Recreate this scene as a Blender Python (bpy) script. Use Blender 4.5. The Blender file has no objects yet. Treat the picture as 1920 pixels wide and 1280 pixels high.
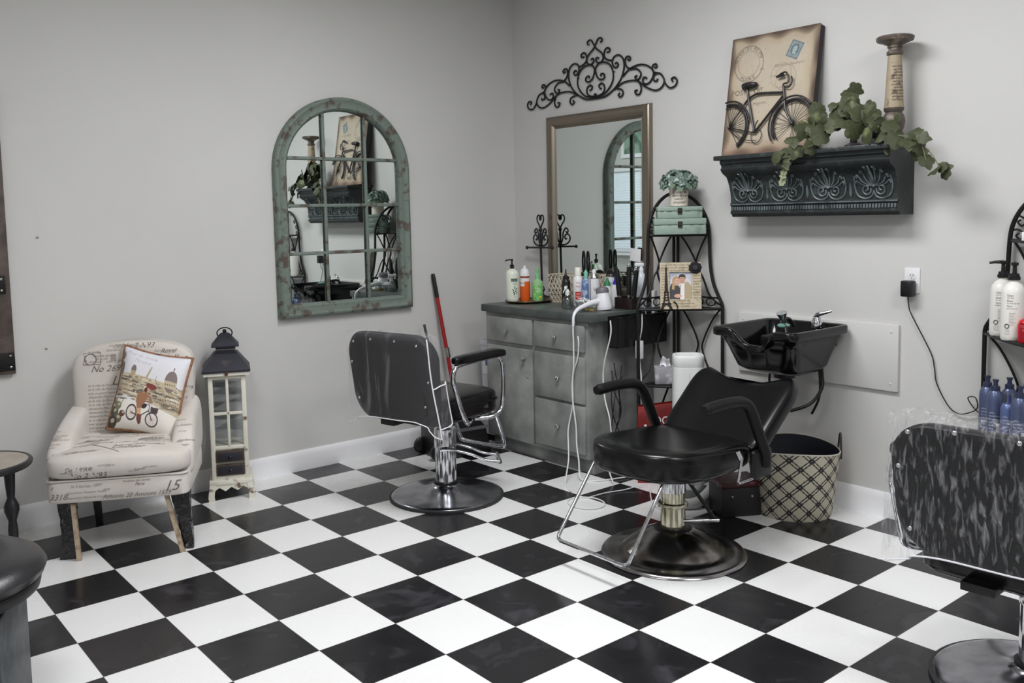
import bpy, bmesh, math, random
import numpy as np
from mathutils import Vector, Matrix
from mathutils.bvhtree import BVHTree
PI = math.pi
R = math.radians
rnd = random.Random(7)
SC = bpy.context.scene
COL = SC.collection
V = Vector

# ------------------------------------------------------------------ colour / materials
def lin(c):
    return tuple((x / 255 / 12.92) if x / 255 <= 0.04045 else ((x / 255 + 0.055) / 1.055) ** 2.4 for x in c[:3])

def mat(name, col, rough=0.5, metal=0.0, spec=0.5, noise=None, bump=None, coat=0.0, trans=0.0, ior=1.45,
        emit=0.0, sheen=0.0):
    """noise = (scale, other colour, low, high[, detail]) ; bump = (scale, strength[, detail])"""
    m = bpy.data.materials.new(name)
    m.use_nodes = True
    nt = m.node_tree
    b = nt.nodes['Principled BSDF']
    b.inputs['Base Color'].default_value = (*lin(col), 1)
    b.inputs['Roughness'].default_value = rough
    b.inputs['Metallic'].default_value = metal
    b.inputs['Specular IOR Level'].default_value = spec
    b.inputs['Coat Weight'].default_value = coat
    b.inputs['Coat Roughness'].default_value = 0.08
    b.inputs['Transmission Weight'].default_value = trans
    b.inputs['IOR'].default_value = ior
    b.inputs['Sheen Weight'].default_value = sheen
    tc = None
    if noise or bump:
        tc = nt.nodes.new('ShaderNodeTexCoord')
    if noise:
        n = nt.nodes.new('ShaderNodeTexNoise')
        n.inputs['Scale'].default_value = noise[0]
        n.inputs['Detail'].default_value = noise[4] if len(noise) > 4 else 5
        nt.links.new(tc.outputs['Object'], n.inputs['Vector'])
        mr = nt.nodes.new('ShaderNodeMapRange')
        mr.inputs['From Min'].default_value = noise[2]
        mr.inputs['From Max'].default_value = noise[3]
        nt.links.new(n.outputs['Fac'], mr.inputs['Value'])
        mx = nt.nodes.new('ShaderNodeMix')
        mx.data_type = 'RGBA'
        mx.inputs['A'].default_value = (*lin(col), 1)
        mx.inputs['B'].default_value = (*lin(noise[1]), 1)
        nt.links.new(mr.outputs['Result'], mx.inputs['Factor'])
        nt.links.new(mx.outputs['Result'], b.inputs['Base Color'])
    if bump:
        n = nt.nodes.new('ShaderNodeTexNoise')
        n.inputs['Scale'].default_value = bump[0]
        n.inputs['Detail'].default_value = bump[2] if len(bump) > 2 else 4
        nt.links.new(tc.outputs['Object'], n.inputs['Vector'])
        bp = nt.nodes.new('ShaderNodeBump')
        bp.inputs['Strength'].default_value = bump[1]
        bp.inputs['Distance'].default_value = 0.01
        nt.links.new(n.outputs['Fac'], bp.inputs['Height'])
        nt.links.new(bp.outputs['Normal'], b.inputs['Normal'])
    return m

def mat_print(name, rough=0.7, bump=None):
    """a printed sheet: the colour of the print is stored on the mesh"""
    m = bpy.data.materials.new(name)
    m.use_nodes = True
    nt = m.node_tree
    b = nt.nodes['Principled BSDF']
    a = nt.nodes.new('ShaderNodeVertexColor')
    a.layer_name = 'print'
    nt.links.new(a.outputs['Color'], b.inputs['Base Color'])
    b.inputs['Roughness'].default_value = rough
    if bump:
        tc = nt.nodes.new('ShaderNodeTexCoord')
        n = nt.nodes.new('ShaderNodeTexNoise')
        n.inputs['Scale'].default_value = bump[0]
        nt.links.new(tc.outputs['Object'], n.inputs['Vector'])
        bp = nt.nodes.new('ShaderNodeBump')
        bp.inputs['Strength'].default_value = bump[1]
        bp.inputs['Distance'].default_value = 0.005
        nt.links.new(n.outputs['Fac'], bp.inputs['Height'])
        nt.links.new(bp.outputs['Normal'], b.inputs['Normal'])
    return m

def mat_film(name, scale, lo, hi, haze=(225, 225, 230), stretch=(1, 1, 1), bumps=0.5, rough=0.12, base=0.1, top=0.5):
    """clear plastic film: mostly see-through with milky creases and a gloss"""
    m = bpy.data.materials.new(name)
    m.use_nodes = True
    nt = m.node_tree
    out = nt.nodes['Material Output']
    b = nt.nodes['Principled BSDF']
    b.inputs['Base Color'].default_value = (*lin(haze), 1)
    b.inputs['Roughness'].default_value = rough
    tr = nt.nodes.new('ShaderNodeBsdfTransparent')
    tc = nt.nodes.new('ShaderNodeTexCoord')
    mp = nt.nodes.new('ShaderNodeMapping')
    mp.inputs['Scale'].default_value = stretch
    n = nt.nodes.new('ShaderNodeTexNoise')
    n.inputs['Scale'].default_value = scale
    n.inputs['Detail'].default_value = 6
    n.inputs['Distortion'].default_value = 0.8
    mr = nt.nodes.new('ShaderNodeMapRange')
    mr.inputs['From Min'].default_value = lo
    mr.inputs['From Max'].default_value = hi
    mr.inputs['To Min'].default_value = base
    mr.inputs['To Max'].default_value = top
    bp = nt.nodes.new('ShaderNodeBump')
    bp.inputs['Strength'].default_value = bumps
    bp.inputs['Distance'].default_value = 0.02
    mx = nt.nodes.new('ShaderNodeMixShader')
    L = nt.links.new
    L(tc.outputs['Object'], mp.inputs['Vector'])
    L(mp.outputs['Vector'], n.inputs['Vector'])
    L(n.outputs['Fac'], mr.inputs['Value'])
    L(n.outputs['Fac'], bp.inputs['Height'])
    L(bp.outputs['Normal'], b.inputs['Normal'])
    L(mr.outputs['Result'], mx.inputs['Fac'])
    L(tr.outputs['BSDF'], mx.inputs[1])
    L(b.outputs['BSDF'], mx.inputs[2])
    L(mx.outputs['Shader'], out.inputs['Surface'])
    return m

def mat_glass(name, tint=(240, 245, 245), gloss=0.12):
    """thin clear sheet"""
    m = bpy.data.materials.new(name)
    m.use_nodes = True
    nt = m.node_tree
    out = nt.nodes['Material Output']
    nt.nodes.remove(nt.nodes['Principled BSDF'])
    tr = nt.nodes.new('ShaderNodeBsdfTransparent')
    tr.inputs['Color'].default_value = (*lin(tint), 1)
    gl = nt.nodes.new('ShaderNodeBsdfGlossy')
    gl.inputs['Roughness'].default_value = 0.03
    mx = nt.nodes.new('ShaderNodeMixShader')
    mx.inputs['Fac'].default_value = gloss
    nt.links.new(tr.outputs['BSDF'], mx.inputs[1])
    nt.links.new(gl.outputs['BSDF'], mx.inputs[2])
    nt.links.new(mx.outputs['Shader'], out.inputs['Surface'])
    return m

# ------------------------------------------------------------------ mesh building
class MB:
    def __init__(self):
        self.bm = bmesh.new()

    def _add(self, verts, faces):
        vs = [self.bm.verts.new(v) for v in verts]
        for f in faces:
            try:
                self.bm.faces.new([vs[i] for i in f])
            except ValueError:
                pass
        return vs

    def box(self, c, s, rz=0.0, bev=0.0, seg=2, mtx=None):
        c = V(c)
        h = V(s) / 2
        pts = [V((x * h.x, y * h.y, z * h.z)) for x in (-1, 1) for y in (-1, 1) for z in (-1, 1)]
        rot = mtx if mtx is not None else Matrix.Rotation(rz, 3, 'Z')
        vs = self._add([c + rot @ p for p in pts],
                       [(0, 1, 3, 2), (4, 6, 7, 5), (0, 4, 5, 1), (2, 3, 7, 6), (0, 2, 6, 4), (1, 5, 7, 3)])
        if bev > 0:
            es = set()
            for v in vs:
                es.update(v.link_edges)
            bmesh.ops.bevel(self.bm, geom=list(es), offset=bev, segments=seg, profile=0.5, affect='EDGES')
        return self

    def tube(self, pts, r, seg=8, closed=False):
        pts = [V(p) for p in pts]
        n = len(pts)
        rr = r if isinstance(r, (list, tuple)) else [r] * n
        T = []
        for i in range(n):
            if closed:
                t = pts[(i + 1) % n] - pts[i - 1]
            else:
                t = pts[min(i + 1, n - 1)] - pts[max(i - 1, 0)]
            T.append(t.normalized() if t.length > 1e-9 else V((0, 0, 1)))
        up = V((0, 0, 1)) if abs(T[0].z) < 0.9 else V((1, 0, 0))
        N = (up - T[0] * up.dot(T[0])).normalized()
        rings = []
        for i in range(n):
            N = N - T[i] * N.dot(T[i])
            N = N.normalized() if N.length > 1e-6 else T[i].orthogonal().normalized()
            B = T[i].cross(N)
            rings.append([self.bm.verts.new(pts[i] + (N * math.cos(2 * PI * k / seg) + B * math.sin(2 * PI * k / seg)) * rr[i])
                          for k in range(seg)])
        for i in range(n if closed else n - 1):
            a, b = rings[i], rings[(i + 1) % n]
            for k in range(seg):
                self.bm.faces.new((a[k], a[(k + 1) % seg], b[(k + 1) % seg], b[k]))
        if not closed:
            self.bm.faces.new(rings[0][::-1])
            self.bm.faces.new(rings[-1])
        return self

    def lathe(self, prof, c=(0, 0, 0), seg=32, mtx=None, sx=1.0, sy=1.0):
        c = V(c)
        rings = []
        for r, z in prof:
            ring = []
            for k in range(seg):
                a = 2 * PI * k / seg
                p = V((r * math.cos(a) * sx, r * math.sin(a) * sy, z))
                if mtx is not None:
                    p = mtx @ p
                ring.append(self.bm.verts.new(c + p))
            rings.append(ring)
        for a, b in zip(rings, rings[1:]):
            for k in range(seg):
                self.bm.faces.new((a[k], a[(k + 1) % seg], b[(k + 1) % seg], b[k]))
        if prof[0][0] > 1e-4:
            self.bm.faces.new(rings[0][::-1])
        if prof[-1][0] > 1e-4:
            self.bm.faces.new(rings[-1])
        return self

    def rings(self, rings, cap0=True, cap1=True, closed=False):
        rs = [[self.bm.verts.new(p) for p in ring] for ring in rings]
        pairs = list(zip(rs, rs[1:]))
        if closed:
            pairs.append((rs[-1], rs[0]))
        for a, b in pairs:
            k = len(a)
            for i in range(k):
                self.bm.faces.new((a[i], a[(i + 1) % k], b[(i + 1) % k], b[i]))
        if not closed:
            if cap0:
                self.bm.faces.new(rs[0][::-1])
            if cap1:
                self.bm.faces.new(rs[-1])
        return self

    def prism(self, poly, vec):
        vec = V(vec)
        a = [V(p) for p in poly]
        self.rings([a, [p + vec for p in a]])
        return self

    def grid(self, fn, nu, nv, closeu=False):
        g = [[self.bm.verts.new(fn(i / nu, j / nv)) for j in range(nv + 1)] for i in range(nu if closeu else nu + 1)]
        for i in range(nu):
            a, b = g[i], g[(i + 1) % len(g)]
            for j in range(nv):
                self.bm.faces.new((a[j], b[j], b[j + 1], a[j + 1]))
        return self

    def ball(self, c, r, seg=12, mtx=None):
        s = r if isinstance(r, (list, tuple)) else (r, r, r)
        n = max(4, seg // 2)
        c = V(c)
        rings = []
        for j in range(1, n):
            t = PI * j / n
            ring = []
            for i in range(seg):
                a = 2 * PI * i / seg
                p = V((s[0] * math.sin(t) * math.cos(a), s[1] * math.sin(t) * math.sin(a), s[2] * math.cos(t)))
                ring.append(c + (mtx @ p if mtx is not None else p))
            rings.append(ring)
        rs = [[self.bm.verts.new(p) for p in ring] for ring in rings]
        top, bot = V((0, 0, s[2])), V((0, 0, -s[2]))
        if mtx is not None:
            top, bot = mtx @ top, mtx @ bot
        vt, vb = self.bm.verts.new(c + top), self.bm.verts.new(c + bot)
        for a, b in zip(rs, rs[1:]):
            for i in range(seg):
                self.bm.faces.new((a[i], b[i], b[(i + 1) % seg], a[(i + 1) % seg]))
        for i in range(seg):
            self.bm.faces.new((vt, rs[0][i], rs[0][(i + 1) % seg]))
            self.bm.faces.new((vb, rs[-1][(i + 1) % seg], rs[-1][i]))
        return self

    def sbox(self, c, s, e=0.35, nu=48, nv=24, fn=None):
        """soft cushion block (superquadric); fn bends a point given as fractions -1..1 and local xyz"""
        c = V(c)
        h = V(s) / 2
        def sp(x, p):
            return math.copysign(abs(x) ** p, x)
        rings = []
        for j in range(1, nv):
            t = -PI / 2 + PI * j / nv
            ring = []
            for i in range(nu):
                a = 2 * PI * i / nu
                q = V((sp(math.cos(t), e) * sp(math.cos(a), e), sp(math.cos(t), e) * sp(math.sin(a), e), sp(math.sin(t), e)))
                p = V((q.x * h.x, q.y * h.y, q.z * h.z))
                if fn:
                    p = fn(q, p)
                ring.append(c + p)
            rings.append(ring)
        self.rings(rings)
        return self

    def bvh(self):
        self.bm.normal_update()
        return BVHTree.FromBMesh(self.bm)

    def deform(self, fn):
        for v in self.bm.verts:
            v.co = fn(v.co)
        return self

    def build(self, name, m, parent=None, ang=40, flat=False):
        bmesh.ops.recalc_face_normals(self.bm, faces=self.bm.faces[:])
        me = bpy.data.meshes.new(name)
        self.bm.to_mesh(me)
        self.bm.free()
        me.materials.append(m)
        if not flat:
            for p in me.polygons:
                p.use_smooth = True
            me.set_sharp_from_angle(angle=R(ang))
        o = bpy.data.objects.new(name, me)
        COL.objects.link(o)
        if parent is not None:
            o.parent = parent
        return o

def tag(o, label=None, cat=None, group=None, kind=None):
    if label:
        o['label'] = label
    if cat:
        o['category'] = cat
    if group:
        o['group'] = group
    if kind:
        o['kind'] = kind
    return o

def thing(name, label, cat, loc=(0, 0, 0), rz=0.0, group=None):
    o = bpy.data.objects.new(name, None)
    COL.objects.link(o)
    o.location = loc
    o.rotation_euler = (0, 0, rz)
    return tag(o, label, cat, group)

def struct(o):
    o['kind'] = 'structure'
    return o

def spline(pts, n=6, closed=False):
    """Catmull-Rom through points"""
    P = [V(p) for p in pts]
    out = []
    m = len(P)
    for i in range(m if closed else m - 1):
        if closed:
            a, b, c, d = P[i - 1], P[i], P[(i + 1) % m], P[(i + 2) % m]
        else:
            a, b, c, d = P[max(i - 1, 0)], P[i], P[i + 1], P[min(i + 2, m - 1)]
        for k in range(n):
            t = k / n
            out.append(0.5 * ((2 * b) + (c - a) * t + (2 * a - 5 * b + 4 * c - d) * t * t + (3 * b - a - 3 * c + d) * t ** 3))
    if not closed:
        out.append(P[-1])
    return out

def arc(c, r, a0, a1, n, fx, fy):
    """points on an arc in the plane spanned by fx, fy"""
    c, fx, fy = V(c), V(fx), V(fy)
    return [c + fx * (r * math.cos(R(a0 + (a1 - a0) * i / n))) + fy * (r * math.sin(R(a0 + (a1 - a0) * i / n))) for i in range(n + 1)]

def rrect(w, h, r, n=5):
    """rounded rectangle outline, centred, as 2D points"""
    out = []
    for cx, cy, a in ((w / 2 - r, h / 2 - r, 0), (-w / 2 + r, h / 2 - r, 90), (-w / 2 + r, -h / 2 + r, 180), (w / 2 - r, -h / 2 + r, 270)):
        for k in range(n + 1):
            t = R(a + 90 * k / n)
            out.append((cx + r * math.cos(t), cy + r * math.sin(t)))
    return out

# ------------------------------------------------------------------ lettering
_glyph = {}
def glyphs(body, shear=0.0):
    """triangles of a line of lettering, size 1, starting at x = 0: (verts, faces, width)"""
    key = (body, shear)
    if key not in _glyph:
        cu = bpy.data.curves.new('t', 'FONT')
        cu.body = body
        cu.size = 1.0
        cu.shear = shear
        cu.resolution_u = 3
        ob = bpy.data.objects.new('t', cu)
        COL.objects.link(ob)
        dg = bpy.context.evaluated_depsgraph_get()
        me = bpy.data.meshes.new_from_object(ob.evaluated_get(dg))
        vs = [(v.co.x, v.co.y) for v in me.vertices]
        fs = [tuple(p.vertices) for p in me.polygons]
        bpy.data.objects.remove(ob)
        bpy.data.curves.remove(cu)
        bpy.data.meshes.remove(me)
        _glyph[key] = (vs, fs, max([v[0] for v in vs] or [0]))
    return _glyph[key]

def lettering(mb, body, size, fn, shear=0.0, align=0.0, xs=1.0):
    """adds lettering to mb; fn maps flat (x, y) metres to a point on the surface"""
    vs, fs, w = glyphs(body, shear)
    mb._add([fn((x - w * align) * size * xs, y * size) for x, y in vs], fs)
    return mb

def onto(bvh, o, xd, yd, off=0.0012, far=0.4):
    """a map from flat lettering space to the surface in the tree, looking along -(xd x yd)"""
    o, xd, yd = V(o), V(xd).normalized(), V(yd).normalized()
    n = xd.cross(yd)
    def fn(x, y):
        p = o + xd * x + yd * y
        h = bvh.ray_cast(p + n * far, -n)
        if h[0] is None:
            return p
        return h[0] + n * off
    return fn

# ------------------------------------------------------------------ printed sheets
class Sheet:
    """a painted rectangle w x h metres; origin bottom left; colours are sRGB 0..255"""
    def __init__(self, w, h, res, col):
        self.w, self.h = w, h
        self.nx, self.ny = int(w / res) + 1, int(h / res) + 1
        self.a = np.zeros((self.ny, self.nx, 3))
        self.a[:] = col
        self.X, self.Y = np.meshgrid(np.linspace(0, w, self.nx), np.linspace(0, h, self.ny))

    def put(self, mask, col, al=1.0):
        m = np.clip(np.asarray(mask, float), 0, 1)[..., None] * al
        self.a = self.a * (1 - m) + np.array(col, float) * m

    def poly(self, pts, col, al=1.0):
        inside = np.zeros_like(self.X, bool)
        n = len(pts)
        for i in range(n):
            x1, y1 = pts[i]
            x2, y2 = pts[(i + 1) % n]
            if y1 == y2:
                continue
            c = ((y1 > self.Y) != (y2 > self.Y)) & (self.X < (x2 - x1) * (self.Y - y1) / (y2 - y1) + x1)
            inside ^= c
        self.put(inside, col, al)

    def disc(self, x, y, rx, ry, col, al=1.0, rot=0.0):
        c, s = math.cos(rot), math.sin(rot)
        dx, dy = self.X - x, self.Y - y
        u, v = dx * c + dy * s, -dx * s + dy * c
        self.put((u / rx) ** 2 + (v / ry) ** 2 <= 1, col, al)

    def ring(self, x, y, rx, ry, wd, col, al=1.0, rot=0.0):
        c, s = math.cos(rot), math.sin(rot)
        dx, dy = self.X - x, self.Y - y
        u, v = dx * c + dy * s, -dx * s + dy * c
        d = np.sqrt((u / rx) ** 2 + (v / ry) ** 2)
        self.put(np.clip(1.5 - np.abs(d - 1) * min(rx, ry) / wd * 2, 0, 1), col, al)

    def line(self, pts, wd, col, al=1.0):
        for (x1, y1), (x2, y2) in zip(pts, pts[1:]):
            dx, dy = x2 - x1, y2 - y1
            L2 = dx * dx + dy * dy + 1e-12
            t = np.clip(((self.X - x1) * dx + (self.Y - y1) * dy) / L2, 0, 1)
            d = np.hypot(self.X - x1 - t * dx, self.Y - y1 - t * dy)
            self.put(np.clip(1.5 - d / wd * 2, 0, 1), col, al)

    def text(self, body, x, y, size, col, al=1.0, shear=0.0, rot=0.0, align=0.0):
        vs, fs, w = glyphs(body, shear)
        c, s = math.cos(rot), math.sin(rot)
        for f in fs:
            pts = []
            for i in f:
                px, py = (vs[i][0] - w * align) * size, vs[i][1] * size
                pts.append((x + px * c - py * s, y + px * s + py * c))
            self.poly(pts, col, al)

    def arctext(self, body, x, y, rx, ry, a0, a1, size, col, al=1.0, flip=False, rot=0.0):
        n = len(body)
        for i, ch in enumerate(body):
            if ch == ' ':
                continue
            t = R(a0 + (a1 - a0) * (i / max(1, n - 1)))
            ux, uy = rx * math.cos(t), ry * math.sin(t)
            px, py = x + ux * math.cos(rot) - uy * math.sin(rot), y + ux * math.sin(rot) + uy * math.cos(rot)
            self.text(ch, px, py, size, col, al, rot=t + rot + (PI / 2 if flip else -PI / 2), align=0.5)

    def build(self, name, m, parent, fn):
        """fn(x, y) -> point"""
        lx = np.linspace(0, self.w, self.nx)
        ly = np.linspace(0, self.h, self.ny)
        vs = [tuple(fn(x, y)) for y in ly for x in lx]
        nx = self.nx
        fs = [(j * nx + i, j * nx + i + 1, (j + 1) * nx + i + 1, (j + 1) * nx + i) for j in range(self.ny - 1) for i in range(nx - 1)]
        me = bpy.data.meshes.new(name)
        me.from_pydata(vs, [], fs)
        at = me.color_attributes.new('print', 'FLOAT_COLOR', 'POINT')
        s = np.clip(self.a, 0, 255) / 255
        l = np.where(s <= 0.04045, s / 12.92, ((s + 0.055) / 1.055) ** 2.4).reshape(-1, 3)
        at.data.foreach_set('color', np.concatenate([l, np.ones((len(l), 1))], 1).astype(np.float32).ravel())
        for p in me.polygons:
            p.use_smooth = True
        me.materials.append(m)
        o = bpy.data.objects.new(name, me)
        COL.objects.link(o)
        if parent is not None:
            o.parent = parent
        return o

# ------------------------------------------------------------------ shared materials
CHROME = mat('chrome', (215, 216, 220), 0.09, 1.0, noise=(60, (170, 170, 176), 0.45, 0.7))
CHROME_DULL = mat('worn_chrome', (190, 188, 182), 0.22, 1.0, noise=(35, (120, 112, 100), 0.5, 0.75))
VINYL = mat('black_vinyl', (9, 9, 11), 0.24, 0, 0.45, bump=(240, 0.03))
VINYL_SOFT = mat('worn_black_vinyl', (17, 17, 19), 0.42, 0, 0.35, bump=(90, 0.08))
BLACK = mat('black_plastic', (18, 18, 20), 0.38)
BLACK_GLOSS = mat('glossy_black_plastic', (10, 10, 13), 0.12, 0, 0.5)
IRON = mat('black_wrought_iron', (29, 27, 28), 0.45, 0.3, 0.4, bump=(120, 0.25))
WHITE_PLASTIC = mat('white_plastic', (226, 226, 228), 0.35)
INK = mat('dark_ink', (40, 38, 38), 0.6)
WHITE_INK = mat('white_ink', (232, 230, 228), 0.6)
SILVER = mat('silver_mirror', (226, 232, 230), 0.012, 1.0)
CLEAR = mat_glass('clear_plastic', (236, 240, 240), 0.16)

# ================================================================== THE ROOM
XR, YL, XF, YB, ZC = 2.957, 0.518, -2.3, -5.4, 2.98     # right wall, left wall, front wall, back wall, ceiling
WALL = mat('warm_grey_paint', (205, 204, 202), 0.55, 0, 0.35, noise=(1.3, (200, 199, 197), 0.35, 0.7), bump=(160, 0.03))
TRIM = mat('white_trim_paint', (242, 242, 245), 0.35)
CEIL = mat('white_ceiling', (225, 225, 222), 0.8)

def floor_material():
    m = bpy.data.materials.new('black_and_white_tiles')
    m.use_nodes = True
    nt = m.node_tree
    L = nt.links.new
    b = nt.nodes['Principled BSDF']
    tc = nt.nodes.new('ShaderNodeTexCoord')
    sp = nt.nodes.new('ShaderNodeSeparateXYZ')
    L(tc.outputs['Object'], sp.inputs[0])
    def math_(op, a, bb=None):
        n = nt.nodes.new('ShaderNodeMath')
        n.operation = op
        for i, x in enumerate((a, bb)):
            if x is None:
                continue
            if isinstance(x, (int, float)):
                n.inputs[i].default_value = x
            else:
                L(x, n.inputs[i])
        return n.outputs[0]
    S = 0.3048
    ux, uy = math_('DIVIDE', sp.outputs['X'], S), math_('DIVIDE', sp.outputs['Y'], S)
    ix, iy = math_('FLOOR', ux), math_('FLOOR', uy)
    par = math_('FLOORED_MODULO', math_('ADD', ix, iy), 2.0)
    black = math_('GREATER_THAN', par, 0.5)
    # thin joint
    fx, fy = math_('FRACT', ux), math_('FRACT', uy)
    dx = math_('MINIMUM', fx, math_('SUBTRACT', 1.0, fx))
    dy = math_('MINIMUM', fy, math_('SUBTRACT', 1.0, fy))
    joint = math_('LESS_THAN', math_('MINIMUM', dx, dy), 0.0028)
    # scuffs
    n1 = nt.nodes.new('ShaderNodeTexNoise')
    n1.inputs['Scale'].default_value = 4.5
    n1.inputs['Detail'].default_value = 8
    n1.inputs['Distortion'].default_value = 1.5
    L(tc.outputs['Object'], n1.inputs['Vector'])
    mr = nt.nodes.new('ShaderNodeMapRange')
    mr.inputs['From Min'].default_value = 0.58
    mr.inputs['From Max'].default_value = 0.8
    L(n1.outputs['Fac'], mr.inputs['Value'])
    cb = nt.nodes.new('ShaderNodeMix'); cb.data_type = 'RGBA'
    cb.inputs['A'].default_value = (*lin((30, 29, 32)), 1)
    cb.inputs['B'].default_value = (*lin((66, 65, 71)), 1)
    L(mr.outputs['Result'], cb.inputs['Factor'])
    n2 = nt.nodes.new('ShaderNodeTexNoise')
    n2.inputs['Scale'].default_value = 2.2
    n2.inputs['Detail'].default_value = 6
    L(tc.outputs['Object'], n2.inputs['Vector'])
    cw = nt.nodes.new('ShaderNodeMix'); cw.data_type = 'RGBA'
    cw.inputs['A'].default_value = (*lin((238, 239, 240)), 1)
    cw.inputs['B'].default_value = (*lin((226, 226, 224)), 1)
    L(n2.outputs['Fac'], cw.inputs['Factor'])
    mx = nt.nodes.new('ShaderNodeMix'); mx.data_type = 'RGBA'
    L(black, mx.inputs['Factor']); L(cw.outputs['Result'], mx.inputs['A']); L(cb.outputs['Result'], mx.inputs['B'])
    mj = nt.nodes.new('ShaderNodeMix'); mj.data_type = 'RGBA'
    L(joint, mj.inputs['Factor']); L(mx.outputs['Result'], mj.inputs['A'])
    mj.inputs['B'].default_value = (*lin((120, 118, 116)), 1)
    L(mj.outputs['Result'], b.inputs['Base Color'])
    rr = nt.nodes.new('ShaderNodeMapRange')
    rr.inputs['From Min'].default_value = 0.3
    rr.inputs['From Max'].default_value = 0.75
    rr.inputs['To Min'].default_value = 0.16
    rr.inputs['To Max'].default_value = 0.34
    L(n1.outputs['Fac'], rr.inputs['Value'])
    L(rr.outputs['Result'], b.inputs['Roughness'])
    b.inputs['Specular IOR Level'].default_value = 0.4
    return m

struct(MB().box(((XR + XF) / 2, (YL + YB) / 2, -0.05), (XR - XF + 0.4, YL - YB + 0.4, 0.1)).build('floor', floor_material()))
struct(MB().box(((XR + XF) / 2, (YL + YB) / 2, ZC + 0.05), (XR - XF + 0.4, YL - YB + 0.4, 0.1)).build('ceiling', CEIL))
struct(MB().box(((XR + XF) / 2, YL + 0.05, ZC / 2), (XR - XF + 0.2, 0.1, ZC)).build('wall_left', WALL))
struct(MB().box((XR + 0.05, (YL + YB) / 2, ZC / 2), (0.1, YL - YB, ZC)).build('wall_right', WALL))
struct(MB().box(((XR + XF) / 2, YB - 0.05, ZC / 2), (XR - XF + 0.2, 0.1, ZC)).build('wall_back', WALL))
# front wall with a window opening (seen in the mirrors)
WY0, WY1, WZ0, WZ1 = -4.15, -2.70, 0.90, 2.06
wf = MB()
wf.box((XF - 0.05, (YB + WY0) / 2, ZC / 2), (0.1, WY0 - YB, ZC))
wf.box((XF - 0.05, (YL + WY1) / 2, ZC / 2), (0.1, YL - WY1, ZC))
wf.box((XF - 0.05, (WY0 + WY1) / 2, WZ0 / 2), (0.1, WY1 - WY0, WZ0))
wf.box((XF - 0.05, (WY0 + WY1) / 2, (ZC + WZ1) / 2), (0.1, WY1 - WY0, ZC - WZ1))
struct(wf.build('wall_front', WALL))
wn = MB()
for yy in (WY0 + 0.03, WY1 - 0.03):
    wn.box((XF - 0.03, yy, (WZ0 + WZ1) / 2), (0.1, 0.06, WZ1 - WZ0))
for zz in (WZ0 + 0.03, WZ1 - 0.03):
    wn.box((XF - 0.03, (WY0 + WY1) / 2, zz), (0.1, WY1 - WY0, 0.06))
wn.box((XF + 0.03, (WY0 + WY1) / 2, WZ0 - 0.015), (0.1, WY1 - WY0 + 0.1, 0.03))
win = struct(wn.build('window_1', TRIM))
MB().box((XF - 0.06, (WY0 + WY1) / 2, (WZ0 + WZ1) / 2), (0.006, WY1 - WY0 - 0.1, WZ1 - WZ0 - 0.1)).build('glazing', mat_glass('window_glass', (235, 240, 245), 0.08), win)
# baseboards
def baseboard(name, prof, axis, a0, a1):
    r = []
    for t in (a0, a1):
        r.append([V((t, YL - d, z)) if axis == 'x' else V((XR - d, t, z)) for d, z in prof])
    return struct(MB().rings(r).build(name, TRIM))
PROF = [(0, 0.0), (0.013, 0.0), (0.013, 0.085), (0.012, 0.105), (0.006, 0.118), (0, 0.118)]
baseboard('baseboard_left', PROF, 'x', XF, XR)
baseboard('baseboard_right', PROF, 'y', YB, YL)
# painted-over access panel behind the basin, a plate on the wall
ap = thing('access_panel', 'wall coloured flat access panel screwed to the wall behind the black basin', 'panel', (XR, -1.74, 0.757))
MB().box((-0.009, 0, 0), (0.018, 0.866, 0.31), bev=0.003).build('cover_plate', WALL, ap)
for yy in (-0.40, 0.40):
    for zz in (-0.12, 0.12):
        MB().ball((-0.018, yy, zz), (0.003, 0.006, 0.006), 8).build('screw', WALL, ap)

# venetian blind and framed print on the front wall (they show in the mirrors)
bl = thing('venetian_blind', 'white slatted blind over the window, seen only as a reflection in the bronze mirror', 'blind', (XF + 0.03, (WY0 + WY1) / 2, WZ1))
BLINDW = mat('white_blind_slat', (236, 238, 242), 0.5)
s_ = MB()
k = 0
z = -0.07
while z > -(WZ1 - WZ0) + 0.06:
    s_.box((0, 0, z), (0.036, WY1 - WY0 - 0.02, 0.0022), mtx=Matrix.Rotation(R(42), 3, 'Y'))
    z -= 0.036
s_.build('slats', BLINDW, bl)
MB().box((0, 0, -0.025), (0.05, WY1 - WY0, 0.05)).build('head_rail', BLINDW, bl)
MB().box((0, 0, -(WZ1 - WZ0) + 0.03), (0.04, WY1 - WY0 - 0.02, 0.02)).build('bottom_rail', BLINDW, bl)
MB().tube([(0.03, 0.45, -0.05), (0.03, 0.45, -0.8)], 0.004).build('tilt_wand', BLINDW, bl)
fp = thing('framed_print', 'white framed green picture above the blind, seen only as a mirror reflection', 'picture', (XF, -3.04, 2.43))
f_ = MB()
for (c, s) in (((0.012, 0, 0.215), (0.024, 0.62, 0.05)), ((0.012, 0, -0.215), (0.024, 0.62, 0.05)), ((0.012, 0.285, 0), (0.024, 0.05, 0.38)), ((0.012, -0.285, 0), (0.024, 0.05, 0.38))):
    f_.box(c, s)
f_.build('frame', TRIM, fp)
MB().box((0.008, 0, 0), (0.008, 0.52, 0.38)).build('print_sheet', mat('green_print', (150, 176, 160), 0.6, noise=(7, (90, 120, 105), 0.45, 0.6)), fp)

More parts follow.
